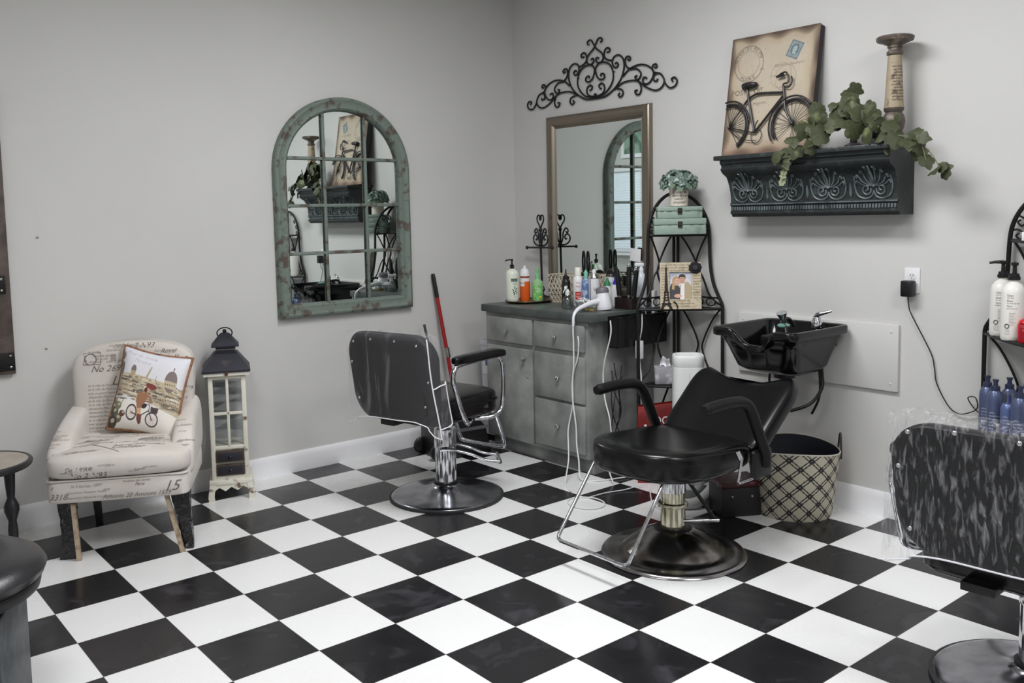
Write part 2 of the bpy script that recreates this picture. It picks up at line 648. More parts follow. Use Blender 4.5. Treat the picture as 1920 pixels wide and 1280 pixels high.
# ================================================================== CAMERA
cd = bpy.data.cameras.new('camera')
cam = bpy.data.objects.new('camera', cd)
COL.objects.link(cam)
fwd = V((0.62624344, 0.77454549, -0.0888731))
rgt = V((0.77626229, -0.63005589, -0.02112882))
upv = V((0.07236025, 0.05575706, 0.99581883))
m4 = Matrix((rgt, upv, -fwd)).transposed().to_4x4()
m4.translation = V((-1.06182, -4.17851, 1.44830))
cam.matrix_world = m4
cd.sensor_width = 36
cd.lens = 1690.2591 / 1920 * 36
cd.shift_x = 38.04 / 1920
cd.shift_y = -85.06 / 1920
cd.clip_start = 0.05
SC.camera = cam

# ================================================================== LIGHT
def panel(name, loc, sx, sy, power, col=(1, 0.97, 0.93)):
    l = bpy.data.lights.new(name, 'AREA')
    l.shape = 'RECTANGLE'
    l.size, l.size_y = sx, sy
    l.energy = power
    l.color = col
    o = bpy.data.objects.new(name, l)
    COL.objects.link(o)
    o.location = loc
    return o
panel('ceiling_light_main', (1.25, -1.75, ZC - 0.02), 0.6, 1.2, 62, (0.985, 0.99, 1.0))
panel('ceiling_light_front', (-0.9, -2.6, ZC - 0.02), 0.6, 1.2, 40, (0.985, 0.99, 1.0))
panel('ceiling_light_back', (1.25, -4.2, ZC - 0.02), 0.6, 1.2, 40, (0.985, 0.99, 1.0))
w = bpy.data.worlds.new('daylight')
SC.world = w
w.use_nodes = True
w.node_tree.nodes['Background'].inputs['Color'].default_value = (0.92, 0.96, 1.0, 1)
w.node_tree.nodes['Background'].inputs['Strength'].default_value = 1.6
SC.view_settings.view_transform = 'Standard'
SC.view_settings.look = 'None'
SC.view_settings.exposure = 0.0
SC.view_settings.gamma = 1.0
SC.view_settings.use_curve_mapping = False
SC.cycles.use_denoising = True
SC.cycles.max_bounces = 10
SC.cycles.transparent_max_bounces = 16
SC.cycles.caustics_reflective = False
SC.cycles.caustics_refractive = False
SC.cycles.sample_clamp_indirect = 8

# ================================================================== LEFT WALL
# ---- arched window mirror
TEAL = mat('distressed_teal_wood', (112, 124, 116), 0.6, noise=(16, (88, 78, 71), 0.54, 0.63, 9), bump=(40, 0.5))
am = thing('arched_mirror', 'large arched window style mirror with distressed green wooden frame on left wall', 'mirror', (1.626, YL, 0.893))
def arch_out(d, n=28):
    w, b, sp, ry = 0.447 - d, d, 0.835, 0.421 - d
    pts = [(-w, b), (w, b)]
    for k in range(n + 1):
        t = PI * k / n
        pts.append((w * math.cos(t), sp + ry * math.sin(t)))
    return pts
mb = MB()
prof = [(0, 0.0), (0, 0.036), (0.006, 0.046), (0.018, 0.05), (0.026, 0.044), (0.052, 0.04), (0.062, 0.044), (0.072, 0.036), (0.078, 0.024), (0.078, 0.004)]
mb.rings([[V((x, -y, z)) for x, z in arch_out(d)] for d, y in prof], cap0=False, cap1=False)
mb.build('frame', TEAL, am, ang=50)
for x in (-0.131, 0.144):
    top = 0.835 + 0.343 * math.sqrt(max(0, 1 - (x / 0.369) ** 2)) + 0.004
    MB().box((x, -0.019, (0.076 + top) / 2), (0.02, 0.018, top - 0.076), bev=0.005).build('muntin', TEAL, am)
for z in (0.902, 0.634, 0.361):
    hw = 0.371 if z < 0.84 else 0.369 * math.sqrt(max(0, 1 - ((z - 0.835) / 0.343) ** 2))
    MB().box((0, -0.02, z), (2 * hw, 0.018, 0.019), bev=0.005).build('muntin', TEAL, am)
MB().prism([(x, -0.006, z) for x, z in arch_out(0.072)], (0, -0.004, 0)).build('mirror_glass', SILVER, am, flat=True)

# ---- wooden framed piece at the left edge
BARN = mat('dark_barn_wood', (98, 87, 81), 0.65, noise=(9, (66, 57, 52), 0.35, 0.65), bump=(35, 0.4))
wm = thing('rustic_mirror', 'brown plank framed mirror with black iron corner straps, cut by left edge of view', 'mirror', (-0.63, YL, 0.757))
fr = MB()
for (c, s) in (((0, -0.016, 0.045), (0.92, 0.032, 0.09)), ((0, -0.016, 1.255), (0.92, 0.032, 0.09)), ((-0.415, -0.016, 0.65), (0.09, 0.032, 1.12)), ((0.415, -0.016, 0.65), (0.09, 0.032, 1.12))):
    fr.box(c, s, bev=0.004)
fr.build('frame', BARN, wm)
MB().box((0, -0.008, 0.65), (0.76, 0.006, 1.14)).build('mirror_glass', SILVER, wm, flat=True)
for zz in (0.06, 0.42, 0.88, 1.24):
    for xx in ((-0.42, 0.42) if zz in (0.06, 1.24) else (-0.402, 0.402)):
        st = MB().box((xx, -0.034, zz), (0.075, 0.004, 0.085), bev=0.001).build('iron_strap', IRON, wm)
        for dz in (-0.026, 0.026):
            MB().ball((xx + 0.02, -0.037, zz + dz), (0.007, 0.004, 0.007), 10).build('bolt', CHROME_DULL, st)
# ---- two nails
for (x, z) in ((-0.035, 1.391), (-0.027, 0.857)):
    tag(MB().ball((x, YL - 0.002, z), (0.006, 0.003, 0.006), 10).build('nail', CHROME_DULL),
        'small nail head in the left wall ' + ('well above the armchair' if z > 1 else 'just left of the armchair back'), 'nail', 'nails in the left wall')

# ================================================================== RIGHT WALL
# ---- scrollwork over the mirror
SCR = {'a': [(0.047, 2.472), (0.059, 2.475), (0.061, 2.488), (0.043, 2.497), (0.026, 2.491), (0.014, 2.474), (0.002, 2.452), (0.022, 2.432), (0.058, 2.406), (0.07, 2.376), (0.054, 2.355), (0.027, 2.352), (0.009, 2.368), (0.015, 2.384), (0.033, 2.379)],
 'b': [(0.096, 2.405), (0.115, 2.405), (0.12, 2.42), (0.101, 2.43), (0.082, 2.421), (0.073, 2.395), (0.082, 2.372), (0.107, 2.358), (0.137, 2.351)],
 'c': [(0.0, 2.15), (0.074, 2.163), (0.12, 2.195), (0.147, 2.235), (0.148, 2.283), (0.122, 2.329), (0.069, 2.35), (0.024, 2.343), (0.004, 2.315), (0.019, 2.269), (0.05, 2.249), (0.079, 2.259), (0.074, 2.279), (0.053, 2.284), (0.047, 2.271)],
 'd': [(0.0, 2.155), (0.052, 2.165), (0.075, 2.19), (0.068, 2.218), (0.048, 2.228), (0.029, 2.219), (0.034, 2.203), (0.049, 2.197)],
 'e': [(0.162, 2.327), (0.174, 2.333), (0.187, 2.321), (0.176, 2.306), (0.153, 2.311), (0.14, 2.337), (0.152, 2.367), (0.189, 2.375), (0.223, 2.352), (0.234, 2.308), (0.221, 2.257), (0.194, 2.218), (0.15, 2.181), (0.082, 2.148), (0.0, 2.143)],
 'f': [(0.261, 2.339), (0.276, 2.332), (0.282, 2.346), (0.264, 2.356), (0.246, 2.348), (0.242, 2.323), (0.256, 2.296), (0.289, 2.277)],
 'g': [(0.224, 2.246), (0.274, 2.281), (0.345, 2.296), (0.407, 2.284), (0.452, 2.252), (0.455, 2.221), (0.43, 2.188), (0.395, 2.18), (0.376, 2.2), (0.386, 2.22), (0.407, 2.212)],
 'h': [(0.466, 2.263), (0.482, 2.267), (0.475, 2.282), (0.455, 2.279), (0.448, 2.263), (0.457, 2.241), (0.488, 2.23)],
 'i': [(0.157, 2.178), (0.216, 2.208), (0.288, 2.214), (0.344, 2.202), (0.399, 2.164), (0.467, 2.137), (0.514, 2.147), (0.535, 2.18), (0.515, 2.218), (0.482, 2.231), (0.457, 2.215), (0.461, 2.192), (0.481, 2.188), (0.487, 2.2)],
 'j': [(0.532, 2.194), (0.542, 2.167), (0.574, 2.138), (0.613, 2.145), (0.626, 2.171), (0.609, 2.191), (0.587, 2.185), (0.596, 2.169)],
 'k': [(0.179, 2.179), (0.213, 2.171), (0.224, 2.147), (0.203, 2.129), (0.186, 2.142), (0.198, 2.153)],
 'l': [(0.351, 2.196), (0.365, 2.16), (0.352, 2.13), (0.327, 2.131), (0.317, 2.15), (0.335, 2.154)],
 'm': [(0.274, 2.279), (0.331, 2.275), (0.363, 2.246), (0.353, 2.221), (0.33, 2.213), (0.318, 2.231), (0.333, 2.236)]}
IRON2 = mat('charcoal_iron', (40, 38, 42), 0.4, 0.4)
mb = MB()
for k, pts in SCR.items():
    for sg in (1, -1):
        mb.tube(spline([(XR - 0.012 - (0.004 if k in 'ac' else 0), -0.268 - sg * y, z) for y, z in pts], 5), 0.0052, 8)
mb.ball((XR - 0.016, -0.268, 2.165), 0.011, 10)
for yy in (-0.268 - 0.15, -0.268 + 0.15):
    mb.tube([(XR - 0.012, yy, 2.283), (XR, yy, 2.283)], 0.003, 6)
tag(mb.build('scroll_wall_decoration', IRON2), 'black iron scrollwork crest hung on the wall above the bronze mirror', 'wall decoration')

# ---- bronze framed mirror
BRONZE = mat('brushed_bronze_frame', (140, 131, 118), 0.3, 0.9)
bm_ = thing('framed_mirror', 'tall rectangular mirror in bronze frame on right wall behind the counter', 'mirror', (XR, -0.269, 0.93))
mb = MB()
def rect_in(d, w=0.876, h=1.139):
    return [(-w / 2 + d, d), (w / 2 - d, d), (w / 2 - d, h - d), (-w / 2 + d, h - d)]
mb.rings([[V((-x, y, z)) for y, z in rect_in(d)] for d, x in ((0, 0), (0, 0.018), (0.004, 0.026), (0.012, 0.032), (0.024, 0.035), (0.038, 0.034), (0.05, 0.029), (0.06, 0.021), (0.066, 0.013), (0.07, 0.011), (0.074, 0.013), (0.078, 0.010), (0.078, 0.003))], cap0=False, cap1=False)
mb.build('frame', BRONZE, bm_, ang=30)
MB().box((-0.006, 0, 0.57), (0.005, 0.74, 1.0)).build('mirror_glass', SILVER, bm_, flat=True)
pn = MB().grid(lambda u, v: V((XR - 0.034 - 0.006 * math.sin(u * 3) - 0.006 * v, -0.638 + 0.082 * u - 0.01 * v, 1.16 + 0.075 * v + 0.008 * u)), 6, 6)
tag(pn.build('paper_note', mat('white_paper', (238, 238, 240), 0.7)), 'small white paper note stuck on the lower right of bronze mirror', 'note')  # a slip of note paper stuck to the mirror, not a sign

# ---- corbel shelf
SHELFM = mat('dark_verdigris_plaster', (40, 44, 45), 0.42, noise=(16, (68, 78, 77), 0.55, 0.8), bump=(50, 0.4))
SHELFL = mat('dry_brushed_verdigris', (100, 110, 111), 0.4, noise=(24, (58, 66, 68), 0.42, 0.66))
sh = thing('corbel_shelf', 'dark green ornate moulded shelf with carved leaf fans on right wall', 'shelf', (XR, 0, 0))
MB().box((-0.125, -1.7715, 1.711), (0.25, 0.907, 0.022), bev=0.003).build('top_board', SHELFM, sh)
PR = [(0.232, 1.70), (0.232, 1.684), (0.222, 1.676), (0.218, 1.664), (0.226, 1.656), (0.222, 1.646), (0.205, 1.632), (0.186, 1.622), (0.176, 1.616), (0.164, 1.596), (0.152, 1.57), (0.143, 1.54), (0.139, 1.51), (0.138, 1.488), (0.144, 1.482), (0.144, 1.474), (0.136, 1.468), (0.136, 1.446), (0.142, 1.442), (0.142, 1.434), (0.132, 1.428), (0.122, 1.415)]
def dep(z):
    for (d0, z0), (d1, z1) in zip(PR, PR[1:]):
        if z1 <= z <= z0:
            return d0 + (d1 - d0) * (z0 - z) / max(1e-6, z0 - z1)
    return 0.14
y0, y1 = -1.345, -2.222
mb = MB()
mb.rings([[V((0, y, 1.70))] + [V((-d, y, z)) for d, z in PR] + [V((0, y, 1.415))] for y in (y0, y1)])
mb.build('moulded_body', SHELFM, sh, ang=30)
for i in range(4):
    yc = -1.345 - 0.877 * (i + 0.5) / 4
    mb = MB()
    def S3(a, b, o=0.003):
        return V((-dep(b) - o, yc - a, b))
    for sg in (1, -1):
        # volutes with a leaf ring round the fan
        mb.tube([S3(sg * a, b) for a, b in [tuple(p)[:2] for p in spline([(0.012, 1.535, 0), (0.016, 1.515, 0), (0.035, 1.507, 0), (0.05, 1.52, 0), (0.048, 1.54, 0), (0.03, 1.545, 0), (0.026, 1.53, 0), (0.036, 1.525, 0)], 4)]], 0.0042, 6)
        mb.tube([S3(sg * a, b) for a, b in [tuple(p)[:2] for p in spline([(0.0, 1.525, 0), (0.01, 1.50, 0), (0.04, 1.489, 0), (0.075, 1.505, 0), (0.088, 1.545, 0), (0.084, 1.59, 0)], 5)]], 0.004, 6)
        for a1, b1, a2, b2 in ((0.012, 1.575, 0.018, 1.628), (0.03, 1.57, 0.045, 1.615), (0.045, 1.56, 0.068, 1.593), (0.05, 1.55, 0.076, 1.568)):
            mb.tube([S3(sg * a, b) for a, b in [tuple(p)[:2] for p in spline([(0.004, 1.545, 0), (a1, b1, 0), (a2, b2, 0), (a2 + 0.006, b2 - 0.012, 0)], 4)]], [0.003] * 8 + [0.0055] * 5, 6)
    mb.tube([S3(0, 1.54), S3(0, 1.58), S3(0, 1.632)], [0.004, 0.006, 0.004], 6)
    mb.ball(S3(0, 1.545), 0.008, 8)
    mb.build('carved_fan', SHELFL, sh)
    if i < 3:
        yk = yc - 0.877 / 8
        MB().tube([(-dep(z) - 0.002, yk, z) for z in (1.50, 1.515, 1.54, 1.56)], [0.003, 0.008, 0.006, 0.002], 8).build('carved_bud', SHELFL, sh)
mb = MB()
n = 60
for i in range(n):
    mb.box((-0.138, y0 - 0.006 - (0.865) * (i + 0.5) / n, 1.457), (0.006, 0.0085, 0.018))
mb.build('dentil_row', SHELFL, sh)
MB().box((-0.138, -1.7835, 1.478), (0.014, 0.877, 0.006)).build('bead', SHELFL, sh)

# ---- bicycle canvas leaning on the shelf
cvw, cvh = 0.498, 0.604
cn = thing('bicycle_picture', 'tan vintage postcard board with raised metal bicycle leaning on the dark shelf', 'picture', (0, 0, 0))
lean = math.atan2(0.095, 0.578)
def CP(u, v, o=0.0):      # u from the centre to the right, v up the board, o out of the board
    return V((2.822 + v * math.sin(lean) - o * math.cos(lean), -1.545 - u, 1.7295 + v * math.cos(lean) + o * math.sin(lean)))
u0 = -0.262
ol = [(u0 + x + cvw / 2, y + cvh / 2) for x, y in rrect(cvw, cvh, 0.012, 4)]
MB().rings([[CP(x, y, -0.001) for x, y in ol], [CP(x, y, -0.036) for x, y in ol]]).build('board', mat('dark_board_edge', (38, 32, 34), 0.6), cn)
s = Sheet(cvw, cvh, 0.0025, (178, 166, 148))
rg = np.random.default_rng(3)
def cloud(s, n, r, col, al):
    for _ in range(n):
        s.disc(rg.uniform(0, s.w), rg.uniform(0, s.h), rg.uniform(.3, 1) * r, rg.uniform(.3, 1) * r, col, al)
cloud(s, 60, 0.08, (192, 180, 162), 0.10)
cloud(s, 40, 0.07, (172, 158, 138), 0.10)
ed = np.minimum(np.minimum(s.X, s.w - s.X), np.minimum(s.Y, s.h - s.Y)) + 0.012 * np.sin(s.X * 40) * np.cos(s.Y * 33)
s.put(np.clip(1 - ed / 0.07, 0, 1), (150, 130, 98), 0.6)
s.put(np.clip(1 - ed / 0.035, 0, 1), (62, 46, 38), 0.85)
s.put(np.clip(1 - s.Y / 0.09, 0, 1), (140, 112, 96), 0.45)
I2 = (70, 60, 54)
def U(u):
    return u - u0
s.ring(U(-0.15), 0.462, 0.084, 0.094, 0.003, I2, 0.8, rot=0.35)
s.ring(U(-0.15), 0.462, 0.062, 0.066, 0.002, I2, 0.6, rot=0.35)
s.arctext('ROUGAIRS REIMS', U(-0.15), 0.462, 0.069, 0.073, 155, 10, 0.024, I2, 0.85, rot=0.2)
s.arctext('MOORE', U(-0.15), 0.462, 0.078, 0.088, 240, 300, 0.024, I2, 0.8, flip=True)
cx, cy = U(0.108), 0.497
def rotp(x, y, a=-0.42):
    return (cx + x * math.cos(a) - y * math.sin(a), cy + x * math.sin(a) + y * math.cos(a))
s.poly([rotp(-.035, -.042), rotp(.035, -.042), rotp(.035, .042), rotp(-.035, .042)], (96, 112, 118))
s.poly([rotp(-.029, -.036), rotp(.029, -.036), rotp(.029, .036), rotp(-.029, .036)], (132, 144, 147))
s.disc(cx, cy, 0.022, 0.028, (86, 102, 110), 1, rot=-0.42)
s.disc(*rotp(0, 0.002), 0.013, 0.018, (150, 164, 162), 1, rot=-0.42)
s.disc(*rotp(0.002, -0.016), 0.012, 0.008, (150, 164, 162), 1, rot=-0.42)
for (x, y) in ((0.035, 0.385), (0.06, 0.37)):
    s.ring(U(x + 0.01), y - 0.005, 0.058, 0.062, 0.0018, (120, 100, 84), 0.7)
s.text('Royaume Aquatique', U(0.0), 0.425, 0.02, I2, 0.5, shear=0.4)
s.text('H. France', U(-0.02), 0.375, 0.016, I2, 0.4, shear=0.4)
s.text('POSTE  Off', U(-0.236), 0.305, 0.038, (78, 66, 58), 0.9)
s.text('mporte', U(-0.10), 0.246, 0.026, (96, 80, 70), 0.8)
s.text('No', U(-0.08), 0.42, 0.02, I2, 0.4)
for k in range(60):
    s.disc(rg.uniform(0, s.w), rg.uniform(0, s.h), 0.002, 0.002, (90, 70, 56), 0.6)
s.build('postcard_print', mat_print('postcard_print'), cn, lambda x, y: CP(x + u0, y, 0.0))
BIKE = mat('raised_pewter_metal', (58, 56, 58), 0.4, 0.7, noise=(40, (96, 94, 92), 0.55, 0.75))
bk = MB()
def bt(pts, r, o=0.016, n=5):
    bk.tube(spline([CP(u, v, o) for u, v in pts], n) if len(pts) > 2 else [CP(u, v, o) for u, v in pts], r, 8)
RW, FW = (-0.222, 0.140), (0.142, 0.128)
def warc(c, r, a0, a1, rad, o=0.012):
    pts = []
    for i in range(41):
        t = R(a0 + (a1 - a0) * i / 40)
        u, v = c[0] + r * 0.93 * math.cos(t), c[1] + r * math.sin(t)
        if u < u0 + 0.004:
            continue
        pts.append(CP(u, v, o))
    bk.tube(pts, rad, 8)
warc(RW, 0.118, 118, -58, 0.0062); warc(RW, 0.106, 118, -58, 0.003)
warc(RW, 0.133, 110, 10, 0.0045, 0.02)
warc(FW, 0.120, 30, 212, 0.0062); warc(FW, 0.108, 30, 220, 0.003)
warc(FW, 0.134, 40, 215, 0.0045, 0.02)
for c, a0, a1 in ((RW, -60, 110), (FW, -100, 225)):
    n = 16 if c is RW else 22
    for i in range(n):
        t = R(a0 + (a1 - a0) * (i + 0.5) / n)
        e = (c[0] + 0.098 * math.cos(t), c[1] + 0.107 * math.sin(t))
        bk.tube([CP(c[0], c[1], 0.012), CP(e[0], e[1], 0.010)], 0.0014, 5)
    bk.ball(CP(c[0], c[1], 0.014), 0.009, 8)
bt([(-0.141, 0.25), (-0.118, 0.275), (-0.09, 0.291), (-0.051, 0.297), (0.076, 0.287)], 0.0058)
bt([(0.078, 0.268), (-0.063, 0.102)], 0.0062)
bt([(-0.134, 0.327), (-0.066, 0.103)], 0.0058)
bt([(0.074, 0.32), (0.085, 0.27), (0.10, 0.20), (0.142, 0.128)], 0.0055)
bt([(0.075, 0.318), (0.08, 0.328), (0.10, 0.331), (0.10, 0.357), (0.085, 0.383), (0.062, 0.381), (0.036, 0.366)], 0.0042, 0.02)
bt([(0.081, 0.314), (0.109, 0.308), (0.124, 0.333), (0.117, 0.36)], 0.0035, 0.02)
bt([(0.036, 0.366), (0.075, 0.372)], 0.0065, 0.022)
bt([(-0.141, 0.25), (-0.222, 0.14)], 0.0035); bt([(-0.222, 0.14), (-0.066, 0.1)], 0.0035)
bt([(-0.222, 0.13), (-0.14, 0.075), (-0.05, 0.06)], 0.002)
bk.tube([CP(-0.055 + 0.03 * math.cos(t * PI / 12), 0.085 + 0.036 * math.sin(t * PI / 12), 0.012) for t in range(24)], 0.002, 6, closed=True)
bt([(-0.066, 0.1), (-0.055, 0.145), (-0.045, 0.16)], 0.003, 0.022)
bk.sbox(CP(-0.118, 0.345, 0.02), (0.04, 0.09, 0.03), 0.7, 20, 10)
bk.ball(CP(-0.142, 0.338, 0.02), (0.018, 0.02, 0.016), 10)
bk.build('raised_bicycle', BIKE, cn)

# ---- tall candlestick
CANDLE = mat('scripted_tan_ceramic', (160, 146, 122), 0.5, noise=(26, (98, 76, 66), 0.55, 0.68), bump=(60, 0.2))
CANDLED = mat('dark_brown_ceramic', (84, 74, 66), 0.45, noise=(18, (150, 142, 128), 0.5, 0.7))
cs = thing('pillar_candle_holder', 'tall tan scripted candle pillar with wide dish top at right end of shelf', 'candle holder', (2.85, -2.178, 1.722))
MB().lathe([(0.052, 0), (0.052, 0.02), (0.044, 0.03), (0.034, 0.05), (0.043, 0.075), (0.048, 0.1), (0.043, 0.125), (0.034, 0.14), (0.042, 0.15), (0.042, 0.16)], seg=28).build('turned_foot', CANDLED, cs)
MB().lathe([(0.0405, 0.16), (0.039, 0.18), (0.031, 0.34), (0.028, 0.385)], seg=28).build('shaft', CANDLE, cs)
MB().lathe([(0.028, 0.385), (0.034, 0.39), (0.034, 0.402), (0.026, 0.408), (0.026, 0.416), (0.032, 0.42), (0.03, 0.428), (0.05, 0.438), (0.074, 0.447), (0.078, 0.455), (0.078, 0.463), (0.07, 0.468), (0, 0.468)], seg=32).build('dish', CANDLED, cs)
lt = MB()
for i in range(12):
    zz = 0.19 + i * 0.013
    rr = 0.039 - (zz - 0.18) * 0.05 + 0.0006
    a0 = R(195 + rnd.uniform(-10, 10))
    lettering(lt, rnd.choice(['allons enfants', 'mais le jour', 'de la patrie', 'est arrive']), 0.011, lambda x, y, rr=rr, zz=zz, a0=a0: V((rr * math.cos(a0 + x / rr), rr * math.sin(a0 + x / rr), zz + y)), shear=0.4)
lt.build('printed_lettering', INK, cs)

# ---- ivy and its dark urn
LEAF = mat('faded_green_leaf', (60, 66, 42), 0.55, noise=(16, (124, 130, 92), 0.56, 0.76), bump=(60, 0.3))
iv = thing('ivy_garland', 'green artificial grape ivy spilling over the right half of dark shelf', 'plant', (2.80, -2.02, 1.722))
MB().lathe([(0.038, 0), (0.04, 0.008), (0.016, 0.02), (0.012, 0.06), (0.02, 0.085), (0.05, 0.1), (0.055, 0.115), (0.02, 0.118)], seg=20).build('dark_stand', mat('dark_grey_resin', (62, 58, 60), 0.5), iv)
def leaf(mb, c, size, nrm, roll, cup=0.25):
    n = V(nrm).normalized()
    x = n.orthogonal().normalized()
    x = Matrix.Rotation(roll, 3, n) @ x
    y = n.cross(x)
    pts = []
    for k in range(20):
        t = 2 * PI * k / 20
        r = size * (0.92 + 0.11 * math.cos(5 * t) + 0.05 * math.cos(3 * t) + (0.06 if k % 2 else 0)) * (1.0 if k else 1.12)
        pts.append(V(c) + x * (r * math.cos(t)) + y * (r * math.sin(t)) - n * (cup * r * r / size * (0.5 + 0.5 * math.cos(2 * t))))
    cv = V(c) + n * size * 0.05
    mb._add([cv] + pts, [(0, 1 + k, 1 + (k + 1) % 20) for k in range(20)])
rnd.seed(11)
vines = [[(0, 0.02, 0.1), (-0.05, 0.10, 0.10), (-0.09, 0.2, 0.06), (-0.11, 0.27, 0.0), (-0.125, 0.265, -0.07)],
         [(0, 0, 0.1), (-0.03, 0.05, 0.16), (-0.04, 0.04, 0.22)],
         [(0, 0, 0.1), (-0.03, -0.05, 0.13), (-0.05, -0.1, 0.12), (-0.08, -0.16, 0.07)],
         [(0, -0.02, 0.1), (-0.05, -0.15, 0.06), (-0.07, -0.24, 0.03), (-0.07, -0.33, -0.0), (-0.06, -0.36, -0.10)],
         [(-0.06, -0.30, 0.02), (-0.06, -0.38, -0.06), (-0.05, -0.42, -0.14)],
         [(0, 0.03, 0.1), (-0.06, 0.12, 0.14), (-0.08, 0.19, 0.13)]]
lv, st = MB(), MB()
for vn in vines:
    ps = spline(vn, 6)
    st.tube(ps, 0.0022, 5)
spots = [(-0.10, 0.24, 0.05, .045), (-0.09, 0.19, 0.09, .05), (-0.08, 0.13, 0.13, .045), (-0.10, 0.17, 0.03, .045), (-0.11, 0.22, -0.005, .04), (-0.1, 0.1, 0.06, .05), (-0.08, 0.06, 0.1, .045),
         (-0.05, 0.03, 0.2, .055), (-0.06, -0.02, 0.17, .055), (-0.07, 0.05, 0.15, .05), (-0.04, 0.0, 0.235, .04), (-0.06, -0.06, 0.14, .05), (-0.07, 0.01, 0.11, .045), (-0.08, -0.05, 0.07, .05),
         (-0.07, -0.12, 0.13, .04), (-0.08, -0.15, 0.09, .045), (-0.09, -0.11, 0.04, .045), (-0.085, -0.17, 0.04, .045), (-0.08, -0.21, 0.07, .04), (-0.09, -0.24, 0.015, .045), (-0.085, -0.29, 0.0, .04),
         (-0.07, -0.34, -0.03, .036), (-0.065, -0.36, -0.085, .036), (-0.055, -0.39, -0.125, .035), (-0.05, -0.43, -0.14, .03), (-0.03, -0.31, -0.05, .035), (-0.07, -0.20, 0.0, .04), (-0.05, 0.15, 0.16, .04), (-0.11, 0.14, 0.0, .035), (-0.13, 0.265, -0.06, .028), (-0.03, -0.02, 0.25, .035), (-0.02, 0.06, 0.2, .04), (-0.02, -0.08, 0.16, .04), (-0.03, 0.12, 0.1, .045), (-0.02, -0.2, 0.1, .03)]
for x, y, z, sz in spots:
    leaf(lv, (x, y, z), sz, (-0.8 + rnd.uniform(-.4, .5), -0.35 + rnd.uniform(-.9, .9), 0.35 + rnd.uniform(-.8, .8)), rnd.uniform(0, 6.3), rnd.uniform(.1, .5))
for _ in range(26):
    vn = spline(rnd.choice(vines), 6)
    p = rnd.choice(vn)
    leaf(lv, p + V((rnd.uniform(-.05, .02), rnd.uniform(-.03, .03), rnd.uniform(-.0, .04))), rnd.uniform(.022, .038), (-0.8, rnd.uniform(-.8, .5), rnd.uniform(-.2, .9)), rnd.uniform(0, 6.3), .3)
lv.build('foliage', LEAF, iv)
st.build('vine', mat('pale_stem', (118, 116, 88), 0.6), iv)
mb = MB()
for k in range(9):
    t = k / 8
    leaf(mb, (-0.125 + 0.004 * math.sin(k * 2), 0.255 + 0.03 * t, -0.02 - 0.13 * t), 0.016, (-1, -0.4, 0.2), k * 1.7, .2)
mb.tube(spline([(-0.11, 0.25, 0.0), (-0.128, 0.262, -0.06), (-0.128, 0.285, -0.15)], 5), 0.0015, 5)
mb.build('hanging_tendril', mat('pale_green_tendril', (132, 136, 106), 0.6), iv)
mb = MB()
for k in range(14):
    mb.ball((-0.03 + rnd.uniform(-.02, .02), -0.13 + rnd.uniform(-.02, .02), 0.06 + rnd.uniform(-.04, .04)), 0.011, 8)
mb.build('dark_grapes', mat('dark_grape', (52, 44, 50), 0.3), iv)

# ---- outlet, plug and cord
oc = thing('wall_outlet', 'white duplex outlet plate on right wall right of the basin', 'outlet', (XR, -2.224, 1.117))
MB().box((-0.003, 0, 0), (0.006, 0.07, 0.114), bev=0.002).build('plate', WHITE_PLASTIC, oc)
for zz in (0.021, -0.021):
    f = MB().lathe([(0.017, 0), (0.017, 0.003), (0, 0.003)], (-0.005, 0, zz), 24, Matrix.Rotation(R(-90), 3, 'Y')).build('socket', WHITE_PLASTIC, oc)
    d = MB()
    for yy in (-0.006, 0.006):
        d.box((-0.0082, yy, zz + 0.004), (0.001, 0.0022, 0.008))
    d.ball((-0.0082, 0, zz - 0.008), (0.0008, 0.0025, 0.0025), 8)
    d.build('slots', BLACK, f)
pa = thing('power_adapter', 'black power adapter plugged in the outlet with thin cord running down', 'adapter', (XR - 0.011, -2.222, 1.083))
MB().box((-0.025, 0, 0), (0.045, 0.052, 0.072), bev=0.006).build('case', BLACK, pa)
MB().tube(spline([V((p[0], p[1] + 2.222, p[2] - 1.083)) for p in [(-0.025, -2.222, 1.05), (-0.02, -2.224, 1.01), (-0.003, -2.23, 0.963), (-0.001, -2.317, 0.802), (0, -2.335, 0.733), (0, -2.348, 0.662), (-0.001, -2.399, 0.574), (-0.005, -2.449, 0.546), (-0.012, -2.505, 0.565), (-0.02, -2.53, 0.59), (-0.02, -2.52, 0.63), (-0.02, -2.49, 0.625), (-0.02, -2.51, 0.59), (-0.02, -2.545, 0.56)]], 8), 0.0026, 6).build('cord', BLACK, pa)

# ================================================================== CABINET
CONC = mat('grey_concrete_laminate', (158, 160, 157), 0.45, noise=(5.5, (118, 121, 119), 0.36, 0.66, 8), bump=(60, 0.06))
CONCD = mat('dark_slate_counter', (84, 90, 88), 0.4, noise=(7, (60, 65, 65), 0.38, 0.66, 7))
CONCF = mat('shadow_grey_laminate', (84, 85, 84), 0.5, noise=(6, (70, 71, 71), 0.4, 0.6))
cb = thing('vanity_cabinet', 'grey concrete look vanity cabinet with dark counter and silver knobs in the corner', 'cabinet', (2.41, -0.268, 0))
D = 0.535
mb = MB()
mb.box((D / 2, 0, 0.475), (D, 0.886, 0.77), bev=0.002)
mb.box((D / 2 + 0.02, 0, 0.045), (D - 0.05, 0.87, 0.09))
mb.build('body', CONC, cb)
mb = MB()
mb.rings([[V((x, y, z)) for x, y in ((-0.028, -0.505), (-0.028, 0.458), (D + 0.008, 0.458), (D + 0.008, -0.505))] for z in (0.861, 0.905)])
bmesh.ops.bevel(mb.bm, geom=[e for e in mb.bm.edges], offset=0.004, segments=2, profile=0.5, affect='EDGES')
mb.build('countertop', CONCD, cb)
